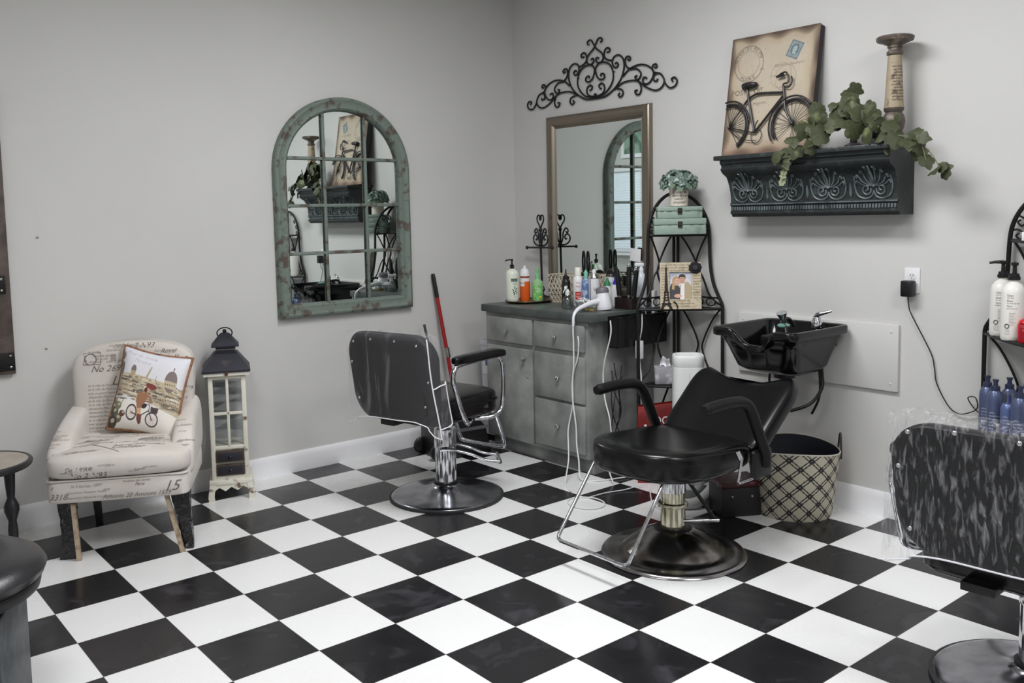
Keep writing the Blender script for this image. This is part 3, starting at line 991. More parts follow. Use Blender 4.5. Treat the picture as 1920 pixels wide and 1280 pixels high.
KNOB = [(0.006, 0), (0.005, 0.008), (0.007, 0.012), (0.013, 0.016), (0.014, 0.022), (0.009, 0.027), (0, 0.028)]
def front(name, ya, yb, za, zb, knob):
    yc, zc = (ya + yb) / 2 + 0.268, (za + zb) / 2
    f = MB().box((-0.009, yc, zc), (0.018, abs(yb - ya), zb - za), bev=0.003).build(name, CONC, cb)
    MB().lathe(KNOB, (-0.018, knob[0] + 0.268, knob[1]), 16, Matrix.Rotation(R(-90), 3, 'Y')).build('knob', CHROME, f)
    return f
front('drawer', 0.145, -0.265, 0.687, 0.836, (-0.053, 0.757))
front('drawer', -0.288, -0.695, 0.690, 0.836, (-0.474, 0.757))
dr = front('door', 0.145, -0.265, 0.10, 0.660, (-0.209, 0.606))
MB().lathe([(0.009, 0), (0.009, 0.003), (0.004, 0.004), (0, 0.004)], (-0.018, 0.038, 0.5), 16, Matrix.Rotation(R(-90), 3, 'Y')).build('lock', CHROME, dr)
front('drawer', -0.288, -0.695, 0.402, 0.660, (-0.498, 0.528))
front('drawer', -0.288, -0.695, 0.118, 0.386, (-0.494, 0.248))

# black tool tray fixed to the right end of the counter
tt = thing('tool_tray', 'long black tool tray hooked along the right end of the counter', 'tray', (2.70, -0.814, 0.80))
mb = MB()
for c, s in (((0, 0, -0.08), (0.40, 0.075, 0.004)), ((0, -0.036, 0), (0.40, 0.004, 0.165)), ((0, 0.036, 0), (0.40, 0.004, 0.165)), ((-0.198, 0, 0), (0.004, 0.075, 0.165)), ((0.198, 0, 0), (0.004, 0.075, 0.165))):
    mb.box(c, s)
mb.build('tray_body', BLACK, tt)
mb = MB().tube([(-0.198, -0.038, 0.083), (0.198, -0.038, 0.083), (0.198, 0.038, 0.083), (-0.198, 0.038, 0.083)], 0.004, 8, closed=True)
mb.build('rim', BLACK_GLOSS, tt)

# ================================================================== THINGS ON THE COUNTER
ZK = 0.905
GOLD = mat('antique_gold_tray', (120, 104, 72), 0.35, 0.7, noise=(20, (84, 70, 48), 0.4, 0.6))
tr = MB().lathe([(0.0, 0.004), (0.11, 0.004), (0.135, 0.012), (0.142, 0.016), (0.143, 0.013), (0.13, 0.004), (0.11, 0.0), (0, 0)], (2.655, 0.045, ZK), 40, sx=1.12, sy=0.98)
tag(tr.build('oval_tray', GOLD), 'shallow gold oval tray at the left end of the counter', 'tray')
ZT = ZK + 0.005

PUMP = [(0.014, 0), (0.014, 0.018), (0.016, 0.02), (0.016, 0.03), (0.009, 0.034), (0.006, 0.036), (0.006, 0.062), (0.010, 0.064), (0.010, 0.074), (0.0, 0.076)]
def pump(parent, z, m, sc=1.0, dirn=(-1, 0, 0), cap='pump'):
    mb = MB().lathe([(r * sc, z + h * sc) for r, h in PUMP], seg=16)
    d = V(dirn).normalized()
    mb.tube([V((0, 0, z + 0.069 * sc)), d * 0.02 * sc + V((0, 0, z + 0.07 * sc)), d * 0.042 * sc + V((0, 0, z + 0.066 * sc)), d * 0.05 * sc + V((0, 0, z + 0.058 * sc))], [0.007 * sc, 0.006 * sc, 0.005 * sc, 0.004 * sc], 8)
    return mb.build(cap, m, parent)

def wrap(r, ang, z, sy=1.0, off=0.0006):
    """lettering round a standing cylinder, centred on the world angle ang"""
    def fn(x, y):
        a = ang + x / r
        return V(((r + off) * math.cos(a), (r + off) * math.sin(a) * sy, z + y))
    return fn
def patch(r, ang, w, z0, z1, off=0.0004, sy=1.0):
    n = 10
    return MB().grid(lambda u, v: V(((r + off) * math.cos(ang + (u - .5) * w / r), (r + off) * math.sin(ang + (u - .5) * w / r) * sy, z0 + (z1 - z0) * v)), n, 1)
def face(x, y):          # angle from a spot towards the camera
    return math.atan2(-4.1785 - y, -1.0618 - x)
def ink(name, r, ang, lines, m, parent, sy=1.0, shear=0.0):
    mb = MB()
    for body, size, z, al in lines:
        lettering(mb, body, size, wrap(r, ang, z, sy), align=al, shear=shear)
    return mb.build(name, m, parent)

# lotion
x, y = 2.575, 0.112
t = thing('lotion_bottle', 'white lotion bottle with black pump and olive sprig label on gold tray', 'bottle', (x, y, ZT))
MB().lathe([(0.036, 0), (0.041, 0.006), (0.042, 0.02), (0.042, 0.165), (0.040, 0.182), (0.03, 0.196), (0.016, 0.202), (0.015, 0.206), (0, 0.206)], seg=32).build('bottle_body', mat('cream_white_plastic', (222, 228, 214), 0.3), t)
pump(t, 0.203, BLACK, 0.85, (-0.7, 0.6, 0))
a = face(x, y)
lb = patch(0.042, a + 0.35, 0.045, 0.128, 0.146).build('green_label', mat('dark_green_label', (46, 78, 66), 0.5), t)
ink('label_lettering', 0.0424, a + 0.35, [('NATURALS', 0.009, 0.134, 0.5)], WHITE_INK, lb)
ink('label_lettering', 0.042, a + 0.35, [('softening', 0.008, 0.116, 0.5), ('lotion', 0.007, 0.106, 0.5), ('olive', 0.007, 0.03, 0.5)], INK, t)
mb = MB()
for k, (dx, dz, rr) in enumerate([(-.006, .06, .8), (.004, .066, -.6), (-.01, .075, .9), (.008, .08, -.9), (0, .09, .1), (-.004, .05, -.2), (.012, .055, -.3)]):
    for s_ in range(1):
        c = wrap(0.042, a + 0.35, 0)(dx, dz)
        mb.ball(c, (0.003, 0.003, 0.009), 8, Matrix.Rotation(a, 3, 'Z') @ Matrix.Rotation(rr, 3, 'X') @ Matrix.Diagonal((0.3, 1, 1)))
mb.build('olive_sprig', mat('olive_print', (58, 76, 40), 0.5), t)
# orange can
x, y = 2.648, 0.076
t = thing('spray_can', 'orange and white aerosol hair spray can on gold tray', 'can', (x, y, ZT))
MB().lathe([(0.03, 0), (0.032, 0.004), (0.032, 0.125)], seg=28).build('orange_body', mat('orange_label', (226, 98, 36), 0.3), t)
MB().lathe([(0.0322, 0.125), (0.0322, 0.165), (0.030, 0.182), (0.022, 0.2), (0.012, 0.206), (0.010, 0.208), (0.010, 0.222), (0, 0.223)], seg=28).build('white_top', WHITE_PLASTIC, t)
a = face(x, y)
patch(0.0322, a, 0.07, 0.146, 0.158).build('rust_band', mat('rust_band', (150, 70, 48), 0.4), t)
lb = patch(0.0322, a - 0.55, 0.03, 0.095, 0.146).build('white_label', WHITE_PLASTIC, t)
ink('label_lettering', 0.0328, a - 0.5, [('spray', 0.013, 0.112, 0.5)], INK, lb)
# green bottle
x, y = 2.70, 0.016
t = thing('green_spray_bottle', 'clear green spray bottle with sunflower label on gold tray', 'bottle', (x, y, ZT))
MB().lathe([(0.033, 0), (0.036, 0.005), (0.036, 0.11), (0.034, 0.122), (0.02, 0.13), (0.014, 0.138), (0, 0.138)], seg=28).build('bottle_body', mat('translucent_green', (150, 196, 144), 0.2), t)
MB().lathe([(0.014, 0.136), (0.014, 0.165), (0.009, 0.17), (0.009, 0.19), (0.011, 0.192), (0.010, 0.205), (0, 0.206)], seg=16).build('spray_pump', mat('mint_pump', (130, 196, 140), 0.35), t)
a = face(x, y)
lb = patch(0.036, a, 0.06, 0.012, 0.098).build('green_label', mat('leaf_green_label', (104, 182, 92), 0.4, noise=(30, (150, 212, 130), 0.45, 0.6)), t)
ink('label_lettering', 0.0364, a, [('HERBAL', 0.012, 0.078, 0.5), ('detangler', 0.008, 0.066, 0.5), ('spray', 0.008, 0.055, 0.5)], WHITE_INK, lb)
mb = MB()
c = wrap(0.0365, a + 0.45, 0)(0, 0.026)
mb.ball(c, (0.002, 0.008, 0.008), 14, Matrix.Rotation(a + 0.45, 3, 'Z'))
fl = mb.build('sunflower', mat('sunflower_yellow', (232, 200, 60), 0.5), lb)

# iron towel stand with a heart finial
x, y = 2.86, 0.15
t = thing('iron_towel_stand', 'dark iron towel stand with heart scroll top and cross bar on the counter', 'stand', (x, y, ZK), R(-8))
mb = MB()
mb.lathe([(0.0, 0), (0.05, 0), (0.05, 0.012), (0.03, 0.02), (0.014, 0.026), (0.010, 0.04), (0.02, 0.06), (0.012, 0.08)], seg=20)
mb.build('base', IRON2, t)
MB().tube([(0, 0, 0.07), (0, 0.004, 0.2), (0, 0.008, 0.34), (0, 0.008, 0.45)], 0.0075, 8).build('post', IRON2, t)
mb = MB().tube([(0, -0.12, 0.333), (0, 0.165, 0.328)], 0.006, 8)
mb.ball((0, -0.123, 0.333), 0.011, 10)
mb.ball((0, 0.168, 0.328), 0.012, 10)
mb.build('cross_bar', IRON2, t)
mb = MB()
for sg in (1, -1):
    def q(a, b):
        return V((0, 0.008 + sg * a, b))
    mb.tube(spline([q(*p) for p in [(0.055, 0.385), (0.045, 0.38), (0.038, 0.395), (0.05, 0.412), (0.072, 0.408), (0.082, 0.385), (0.07, 0.36), (0.04, 0.345), (0.008, 0.342)]], 5), 0.005, 8)
    mb.tube(spline([q(*p) for p in [(0.008, 0.35), (0.022, 0.39), (0.024, 0.42), (0.045, 0.452), (0.065, 0.44), (0.06, 0.422), (0.047, 0.43)]], 5), 0.005, 8)
    mb.tube(spline([q(*p) for p in [(0.0, 0.45), (0.014, 0.475), (0.033, 0.50), (0.036, 0.525), (0.02, 0.54), (0.004, 0.528), (0.0, 0.515)]], 5), 0.0048, 8)
mb.ball((0, 0.008, 0.445), 0.013, 10)
mb.ball((0, 0.008, 0.35), 0.013, 10)
mb.ball((0, 0.008, 0.522), (0.005, 0.016, 0.02), 10)
mb.build('heart_scrolls', IRON2, t)

# lattice basket
LAT = mat('cream_lattice', (206, 196, 178), 0.6)
x, y = 2.825, -0.225
bw, bd, bh = 0.34, 0.17, 0.17
t = thing('lattice_basket', 'cream lattice basket behind the bottles on the counter', 'basket', (x, y, ZK))
def bk_in(side):
    mb = MB()
    L_ = bw if side in (0, 1) else bd
    n = int(L_ / 0.03)
    def P_(a, z):
        fl = 1 + 0.10 * z / bh
        if side == 0: return V((-bd / 2 * fl, a * fl, z))
        if side == 1: return V((bd / 2 * fl, a * fl, z))
        if side == 2: return V((a * fl, bw / 2 * fl, z))
        return V((a * fl, -bw / 2 * fl, z))
    def top(a):
        return bh * (0.55 + 0.45 * min(1, abs(a - L_ / 2) / 0.11)) if side == 0 else bh
    for i in range(-6, n + 7):
        for sg in (1, -1):
            pts = []
            for k in range(13):
                z = bh * k / 12
                a = -L_ / 2 + i * 0.03 + sg * z * 0.62
                if abs(a) <= L_ / 2 and z <= top(a) + 0.003:
                    pts.append(P_(a, z))
            if len(pts) > 1:
                mb.tube(pts, 0.0026, 5)
    for z in [bh * j / 6 for j in range(7)]:
        pts = [P_(-L_ / 2 + L_ * k / 14, min(z, 9)) for k in range(15) if z <= top(-L_ / 2 + L_ * k / 14) + 0.003]
        if len(pts) > 1:
            mb.tube(pts, 0.0022, 5)
    pts = [P_(-L_ / 2 + L_ * k / 20, top(-L_ / 2 + L_ * k / 20)) for k in range(21)]
    mb.tube(pts, 0.004, 6)
    return mb
for sd in range(4):
    bk_in(sd).build('lattice_side', LAT, t)
MB().box((0, 0, 0.006), (bd, bw, 0.004)).build('bottom', LAT, t)

def bottle(name, label, x, y, prof, m, z=ZK, cat='bottle', seg=24, group=None):
    t = thing(name, label, cat, (x, y, z), 0, group)
    MB().lathe(prof, seg=seg).build('bottle_body', m, t)
    return t
# black applicator bottle
t = bottle('applicator_bottle', 'black applicator bottle with pointed nozzle in front of lattice basket', 2.66, -0.283, [(0.024, 0), (0.026, 0.004), (0.026, 0.11), (0.026, 0.14), (0.02, 0.155), (0, 0.156)], mat('smoky_black', (34, 32, 33), 0.15))
MB().lathe([(0.02, 0.15), (0.02, 0.17), (0.012, 0.178), (0.006, 0.186), (0.003, 0.215), (0, 0.216)], seg=16).build('nozzle', BLACK, t)
# clear trigger bottle
t = bottle('clear_spray_bottle', 'small clear spray bottle with white trigger at counter front edge', 2.535, -0.425, [(0.028, 0), (0.031, 0.004), (0.031, 0.05), (0.026, 0.062), (0.014, 0.074), (0.012, 0.08), (0, 0.08)], mat_glass('clear_water_plastic', (220, 226, 224), 0.2))
MB().lathe([(0.0, 0.003), (0.028, 0.003), (0.028, 0.03), (0, 0.03)], seg=20).build('water', mat('water', (188, 198, 198), 0.05, trans=0.8, ior=1.33), t)
mb = MB().lathe([(0.013, 0.078), (0.014, 0.1), (0.009, 0.106), (0.009, 0.112)], seg=14)
mb.box((0, 0.012, 0.12), (0.016, 0.062, 0.02), rz=R(-50), bev=0.006)
mb.tube([(-0.016, -0.008, 0.118), (-0.026, 0.0, 0.106), (-0.028, 0.004, 0.092)], [0.004, 0.003, 0.003], 6)
mb.build('trigger', WHITE_PLASTIC, t)
# white and red bottle
x, y = 2.68, -0.365
t = bottle('white_red_bottle', 'tall white bottle with red lettering and white cap on the counter', x, y, [(0.028, 0), (0.031, 0.004), (0.031, 0.15), (0.027, 0.168), (0.018, 0.182), (0.018, 0.19), (0, 0.19)], WHITE_PLASTIC)
MB().lathe([(0.021, 0.18), (0.019, 0.225), (0.017, 0.228), (0, 0.228)], seg=20).build('cap', mat('ivory_cap', (228, 226, 216), 0.4), t)
a = face(x, y)
RED = mat('red_print', (190, 44, 46), 0.5)
lb = patch(0.031, a, 0.034, 0.04, 0.086).build('red_label', RED, t)
ink('label_lettering', 0.0314, a, [('HAIR', 0.010, 0.07, 0.5), ('HOLD', 0.010, 0.055, 0.5)], WHITE_INK, lb)
ink('red_lettering', 0.031, a, [("va's", 0.016, 0.135, 0.5), ('Hair', 0.015, 0.113, 0.5)], RED, t)
# glass bowl of clips
t = thing('glass_bowl', 'small clear glass bowl heaped with white clips at counter front edge', 'bowl', (2.56, -0.525, ZK))
MB().lathe([(0.026, 0), (0.034, 0.008), (0.045, 0.04), (0.047, 0.048), (0.044, 0.048), (0.042, 0.04), (0.032, 0.01), (0, 0.006)], seg=24).build('bowl', mat_glass('ribbed_glass', (232, 236, 238), 0.22), t)
mb = MB()
rnd.seed(5)
for k in range(60):
    r_ = 0.034 * math.sqrt(rnd.random())
    a_ = rnd.uniform(0, 6.28)
    zz = rnd.uniform(0.014, 0.058) * (1 - r_ * 6) + r_ * 0.3 + 0.006
    d = V((rnd.uniform(-1, 1), rnd.uniform(-1, 1), rnd.uniform(-.5, .5))).normalized() * 0.011
    c = V((r_ * math.cos(a_), r_ * math.sin(a_), zz))
    mb.tube([c - d, c + d], 0.0028, 5)
tag(mb.build('white_clips', mat('white_clip_plastic', (232, 232, 232), 0.4)), 'heap of small white hair clips filling the clear glass bowl', 'hair clips', kind='stuff').location = (2.56, -0.525, ZK)
# white aerosol can with silver top
x, y = 2.69, -0.488
t = thing('hairspray_can', 'white aerosol can with silver top and V05 lettering behind the dryer', 'can', (x, y, ZK))
MB().lathe([(0.031, 0), (0.033, 0.004), (0.033, 0.168)], seg=28).build('can_body', WHITE_PLASTIC, t)
MB().lathe([(0.034, 0.168), (0.034, 0.174), (0.03, 0.182), (0.026, 0.193), (0.024, 0.196), (0, 0.196)], seg=28).build('silver_shoulder', CHROME_DULL, t)
MB().lathe([(0.012, 0.195), (0.012, 0.212), (0.008, 0.22), (0, 0.221)], seg=16).build('spray_nozzle', WHITE_PLASTIC, t)
a = face(x, y)
lt = MB()
lettering(lt, 'V05', 0.03, wrap(0.033, a + 0.55, 0.095), align=0.5)
lt.build('label_lettering', INK, t)
mb = patch(0.033, a - 0.75, 0.006, 0.01, 0.165)
mb.build('dark_stripe', mat('steel_blue_stripe', (90, 100, 124), 0.4), t)
# blue can between them
t = thing('blue_can', 'slim blue and white can squeezed between the two white bottles', 'can', (2.685, -0.426, ZK))
MB().lathe([(0.024, 0), (0.025, 0.003), (0.025, 0.15), (0.02, 0.165), (0, 0.166)], seg=20).build('can_body', mat('blue_label', (92, 120, 170), 0.35, noise=(24, (170, 184, 206), 0.5, 0.56)), t)
MB().lathe([(0.012, 0.165), (0.012, 0.2), (0.004, 0.215), (0, 0.216)], seg=14).build('nozzle', mat('aqua_nozzle', (120, 190, 170), 0.4), t)
# nozzle bottles
t = bottle('green_nozzle_bottle', 'clear dye bottle with green nozzle behind the hair dryer', 2.79, -0.497, [(0.026, 0), (0.028, 0.004), (0.028, 0.10), (0.018, 0.12), (0, 0.121)], mat('frosted_plastic', (214, 218, 214), 0.3))
MB().lathe([(0.02, 0.118), (0.018, 0.132), (0.010, 0.15), (0.006, 0.165), (0, 0.166)], seg=16).build('nozzle', mat('green_nozzle', (48, 132, 92), 0.4), t)
t = bottle('blue_nozzle_bottle', 'white dye bottle with deep blue nozzle beside the curling irons', 2.80, -0.556, [(0.026, 0), (0.028, 0.004), (0.028, 0.115), (0.022, 0.128), (0, 0.129)], WHITE_PLASTIC)
MB().lathe([(0.018, 0.126), (0.016, 0.142), (0.009, 0.158), (0.008, 0.175), (0, 0.176)], seg=16).build('nozzle', mat('cobalt_nozzle', (52, 48, 178), 0.35), t)
# two black comb handles standing in the basket
for k, (dx, ty) in enumerate(((0.0, 0.012), (-0.028, -0.006))):
    t = MB()
    bx, by = 2.83, -0.27 + dx
    pts = [V((bx, by + ty * 0, 0.93)), V((bx, by, 1.09)), V((bx, by + ty, 1.21))]
    t.tube([pts[0], pts[1]], 0.006, 8)
    lp = [V((bx, by + ty * 0.5 + 0.0095 * math.cos(a_), 1.158 + 0.062 * math.sin(a_))) for a_ in [2 * PI * i / 22 for i in range(22)]]
    t.tube(lp, 0.0058, 8, closed=True)
    tag(t.build('comb_handle', BLACK), 'black loop handled comb standing in lattice basket, ' + ('left one of the pair' if k == 0 else 'right one of the pair'), 'comb', 'loop handled combs in the basket')
# round black mirror, clip and white bottle tops that peep from the basket
t = bottle('white_jar', 'squat white jar standing at the back of the counter right of the basket', 2.87, -0.445, [(0.03, 0), (0.032, 0.004), (0.032, 0.13), (0, 0.13)], mat('frosted_white', (216, 220, 222), 0.4))
MB().lathe([(0.034, 0.13), (0.034, 0.162), (0, 0.163)], seg=24).build('lid', WHITE_PLASTIC, t)
t = thing('hair_clip', 'black claw clip perched on the white jar lid', 'hair clip', (2.86, -0.455, ZK + 0.163))
mb = MB()
mb.tube(spline([(0, -0.03, 0.0045), (0, -0.012, 0.034), (0, 0.012, 0.034), (0, 0.03, 0.0045)], 5), 0.0045, 8)
mb.tube(spline([(0.015, -0.022, 0.0045), (0.012, -0.01, 0.03), (0.012, 0.012, 0.03), (0.015, 0.026, 0.0045)], 5), 0.004, 8)
mb.ball((0.005, 0.0, 0.04), (0.01, 0.014, 0.014), 10)
mb.build('claw', BLACK, t)
t = thing('handheld_mirror', 'round black hand mirror tucked upright in lattice basket', 'mirror', (2.86, -0.195, ZK + 0.012))
MB().lathe([(0.0, 0), (0.045, 0), (0.048, 0.005), (0.045, 0.010), (0, 0.010)], (0.0, 0, 0.13), 24, Matrix.Rotation(R(80), 3, 'Y')).build('disc', BLACK_GLOSS, t)
MB().tube([(-0.004, 0, 0.0), (-0.004, 0, 0.09)], 0.006, 8).build('handle', BLACK, t)

# hair dryer lying on its side, its cord hanging in front of the cabinet
DRY = mat('pale_grey_plastic', (222, 222, 228), 0.3)
t = thing('hair_dryer', 'white hair dryer with grey nozzle lying at the counter corner, cord hanging down', 'hair dryer', (2.60, -0.655, ZK))
ax = Matrix.Rotation(R(-8), 3, 'X')
MB().lathe([(0.028, 0.0), (0.043, 0.002), (0.046, 0.012), (0.046, 0.03), (0.04, 0.07), (0.035, 0.092), (0.034, 0.1), (0, 0.1)], (0, 0, 0.0), 28, ax).build('barrel', DRY, t)
MB().lathe([(0.036, 0.098), (0.037, 0.112), (0.033, 0.125), (0.02, 0.133), (0.018, 0.13), (0, 0.126)], (0, 0, 0.0), 28, ax).build('nozzle', mat('grey_nozzle', (112, 108, 114), 0.35), t)
hp = spline([(-0.03, 0.012, 0.052), (-0.08, 0.018, 0.046), (-0.14, 0.018, 0.034), (-0.20, 0.012, 0.018), (-0.236, 0.004, -0.012), (-0.244, 0.0, -0.055)], 6)
MB().tube(hp, [0.02 - 0.012 * min(1, 1.25 * i / (len(hp) - 1)) for i in range(len(hp))], 14).build('handle', DRY, t)
cd_ = spline([(-0.244, 0.0, -0.05), (-0.246, 0.0, -0.07), (-0.247, 0.0, -0.10), (-0.245, 0.0, -0.16), (-0.242, 0.004, -0.28), (-0.24, 0.02, -0.40), (-0.242, 0.012, -0.50), (-0.244, -0.01, -0.62), (-0.25, -0.02, -0.72), (-0.265, -0.05, -0.80), (-0.285, -0.09, -0.895), (-0.22, -0.16, -0.899), (-0.05, -0.22, -0.8995)], 8)
MB().tube(cd_, [0.007 if i < 8 else 0.0042 for i in range(len(cd_))], 8).build('cord', WHITE_PLASTIC, t)
# tan jar
t = bottle('cream_jar', 'low tan lidded jar under the hair dryer handle', 2.535, -0.605, [(0.026, 0), (0.028, 0.003), (0.028, 0.014), (0, 0.014)], mat('tan_label', (200, 176, 110), 0.5))
MB().lathe([(0.029, 0.014), (0.029, 0.026), (0.02, 0.028), (0, 0.028)], seg=24).build('lid', CLEAR, t)
# curling irons in a dark holder
t = thing('iron_holder', 'dark smoky tool holder full of curling irons at right end of counter', 'holder', (2.745, -0.695, ZK))
mb = MB()
o1 = rrect(0.085, 0.14, 0.02, 4)
mb.rings([[V((x, y, z)) for x, y in o1] for z in (0, 0.065)] + [[V((x * .92, y * .95, z)) for x, y in o1] for z in (0.065, 0.006)])
mb.build('cup', mat('smoky_brown', (38, 28, 28), 0.15), t)
for k, (dy, dx, h, lx, ly) in enumerate([(0.04, -0.01, 0.215, -0.01, 0.02), (0.0, 0.012, 0.228, 0.01, 0.004), (-0.042, -0.005, 0.212, 0.01, -0.026)]):
    ci = thing('curling_iron', ['black curling iron standing in the holder nearest the hair dryer', 'middle black curling iron standing in the dark holder', 'black curling iron leaning toward the iron rack in the holder'][k], 'curling iron', (2.745 + dx, -0.695 + dy, ZK + 0.008), 0, 'curling irons in the holder')
    MB().tube([(0, 0, 0), (lx * .4, ly * .4, h * 0.45)], 0.009, 10).build('barrel', CHROME_DULL, ci)
    MB().tube([(lx * .35, ly * .35, h * .3), (lx * .6, ly * .6, h * 0.6), (lx, ly, h)], [0.014, 0.016, 0.013], 10).build('handle', BLACK, ci)
    MB().tube(spline([(lx + .008, ly + .004, h), (lx + 0.012, ly + 0.012, h + 0.014), (lx + 0.004, ly + .018, h + 0.006), (lx, ly + .016, h - 0.03)], 4), 0.0035, 6).build('clamp_lever', CHROME if k else BLACK, ci)
# white stick brush and tall spray bottle at the back
t = bottle('tall_spray_bottle', 'tall translucent white spray bottle between the counter and iron rack', 2.86, -0.70, [(0.028, 0), (0.03, 0.004), (0.03, 0.17), (0.02, 0.19), (0.013, 0.2), (0, 0.2)], mat('milky_plastic', (210, 216, 226), 0.3))
mb = MB().lathe([(0.013, 0.198), (0.014, 0.22), (0.009, 0.228), (0.008, 0.235)], seg=14)
mb.box((-0.008, 0.008, 0.245), (0.016, 0.055, 0.022), rz=R(40), bev=0.006)
mb.tube([(-0.02, 0.02, 0.24), (-0.022, 0.026, 0.21)], 0.003, 6)
mb.build('trigger', mat('clear_white_trigger', (226, 230, 236), 0.3), t)
tag(MB().tube([(2.80, -0.79, 0.86), (2.74, -0.815, 0.99)], 0.0035, 6).build('stir_stick', WHITE_PLASTIC), 'thin white stick leaning in the black tool tray', 'stick')
tag(MB().box((2.84, -0.814, 0.94), (0.05, 0.02, 0.14), rz=R(20), bev=0.006).build('white_tube', WHITE_PLASTIC), 'white squeeze tube upright in the black tool tray', 'tube')

# ================================================================== CORDS BY THE CABINET
WCORD = mat('white_cord', (224, 224, 226), 0.4)
tag(MB().tube(spline([(2.384, -0.66, 0.78), (2.378, -0.672, 0.74), (2.38, -0.66, 0.66), (2.378, -0.625, 0.56), (2.377, -0.62, 0.40), (2.36, -0.60, 0.26), (2.33, -0.63, 0.18), (2.30, -0.66, 0.10), (2.20, -0.74, 0.006), (2.13, -0.86, 0.005)], 8), 0.0038, 8).build('power_cable', WCORD),
    'white cord hanging from the drawer edge across the cabinet front', 'cord')
tag(MB().tube(spline([(2.45, -0.842, 0.875), (2.448, -0.846, 0.80), (2.45, -0.80, 0.66), (2.46, -0.775, 0.56), (2.452, -0.795, 0.44), (2.44, -0.84, 0.34), (2.44, -0.85, 0.22), (2.42, -0.84, 0.10), (2.40, -0.90, 0.006)], 8), 0.0038, 8).build('power_cable', WCORD),
    'white cord hanging down the right side of the grey cabinet', 'cord')
cl = [V((2.06 + 0.085 * math.cos(t_) , -1.035 + 0.10 * math.sin(t_), 0.004 + 0.0012 * t_ / 6.3)) for t_ in [R(30 + 720 * i / 80) for i in range(81)]]
tag(MB().tube(cl + spline([cl[-1], (2.25, -0.99, 0.006), (2.36, -1.02, 0.006), (2.46, -1.05, 0.02)], 5)[1:], 0.003, 6).build('coiled_cable', WCORD),
    'loop of thin white cord lying on the white floor tile by the cabinet', 'cord')
tag(MB().tube(spline([(2.46, -1.10, 0.03), (2.40, -1.16, 0.006), (2.30, -1.26, 0.006), (2.26, -1.34, 0.005), (2.28, -1.42, 0.005)], 6), 0.003, 6).build('floor_cable', WCORD),
    'white cord trailing over the floor under the shampoo chair', 'cord')
t = thing('power_strip', 'white plug block on a cord hanging beside the iron rack post', 'power strip', (2.64, -0.878, 0.70))
MB().box((0, 0, 0), (0.03, 0.035, 0.10), bev=0.004).build('block', WHITE_PLASTIC, t)
MB().tube(spline([(0, -0.02, 0.20), (0, -0.018, 0.12), (0, 0, 0.05)], 5), 0.0035, 6).build('lead', WCORD, t)
MB().tube(spline([(0, 0, -0.05), (-0.005, -0.01, -0.10), (-0.02, -0.03, -0.16), (-0.005, -0.015, -0.22), (0.01, 0.0, -0.26), (0.02, 0.0, -0.42), (0.0, -0.02, -0.6), (-0.02, -0.04, -0.694)], 6), 0.0035, 6).build('trailing_lead', WCORD, t)
mb = MB()
rnd.seed(21)
for k in range(5):
    mb.tube(spline([(2.60 + rnd.uniform(-.05, .05), -0.755, 0.62 - 0.02 * k), (2.56 + rnd.uniform(-.05, .06), -0.765, 0.48), (2.58 + rnd.uniform(-.05, .06), -0.775, 0.34), (2.55 + rnd.uniform(-.05, .05), -0.77, 0.2), (2.60 + rnd.uniform(-.05, .05), -0.78, 0.05)], 6), 0.0028, 6)
tag(mb.build('black_cables', BLACK), 'tangle of thin black cables against right side of the cabinet', 'cables', kind='stuff')

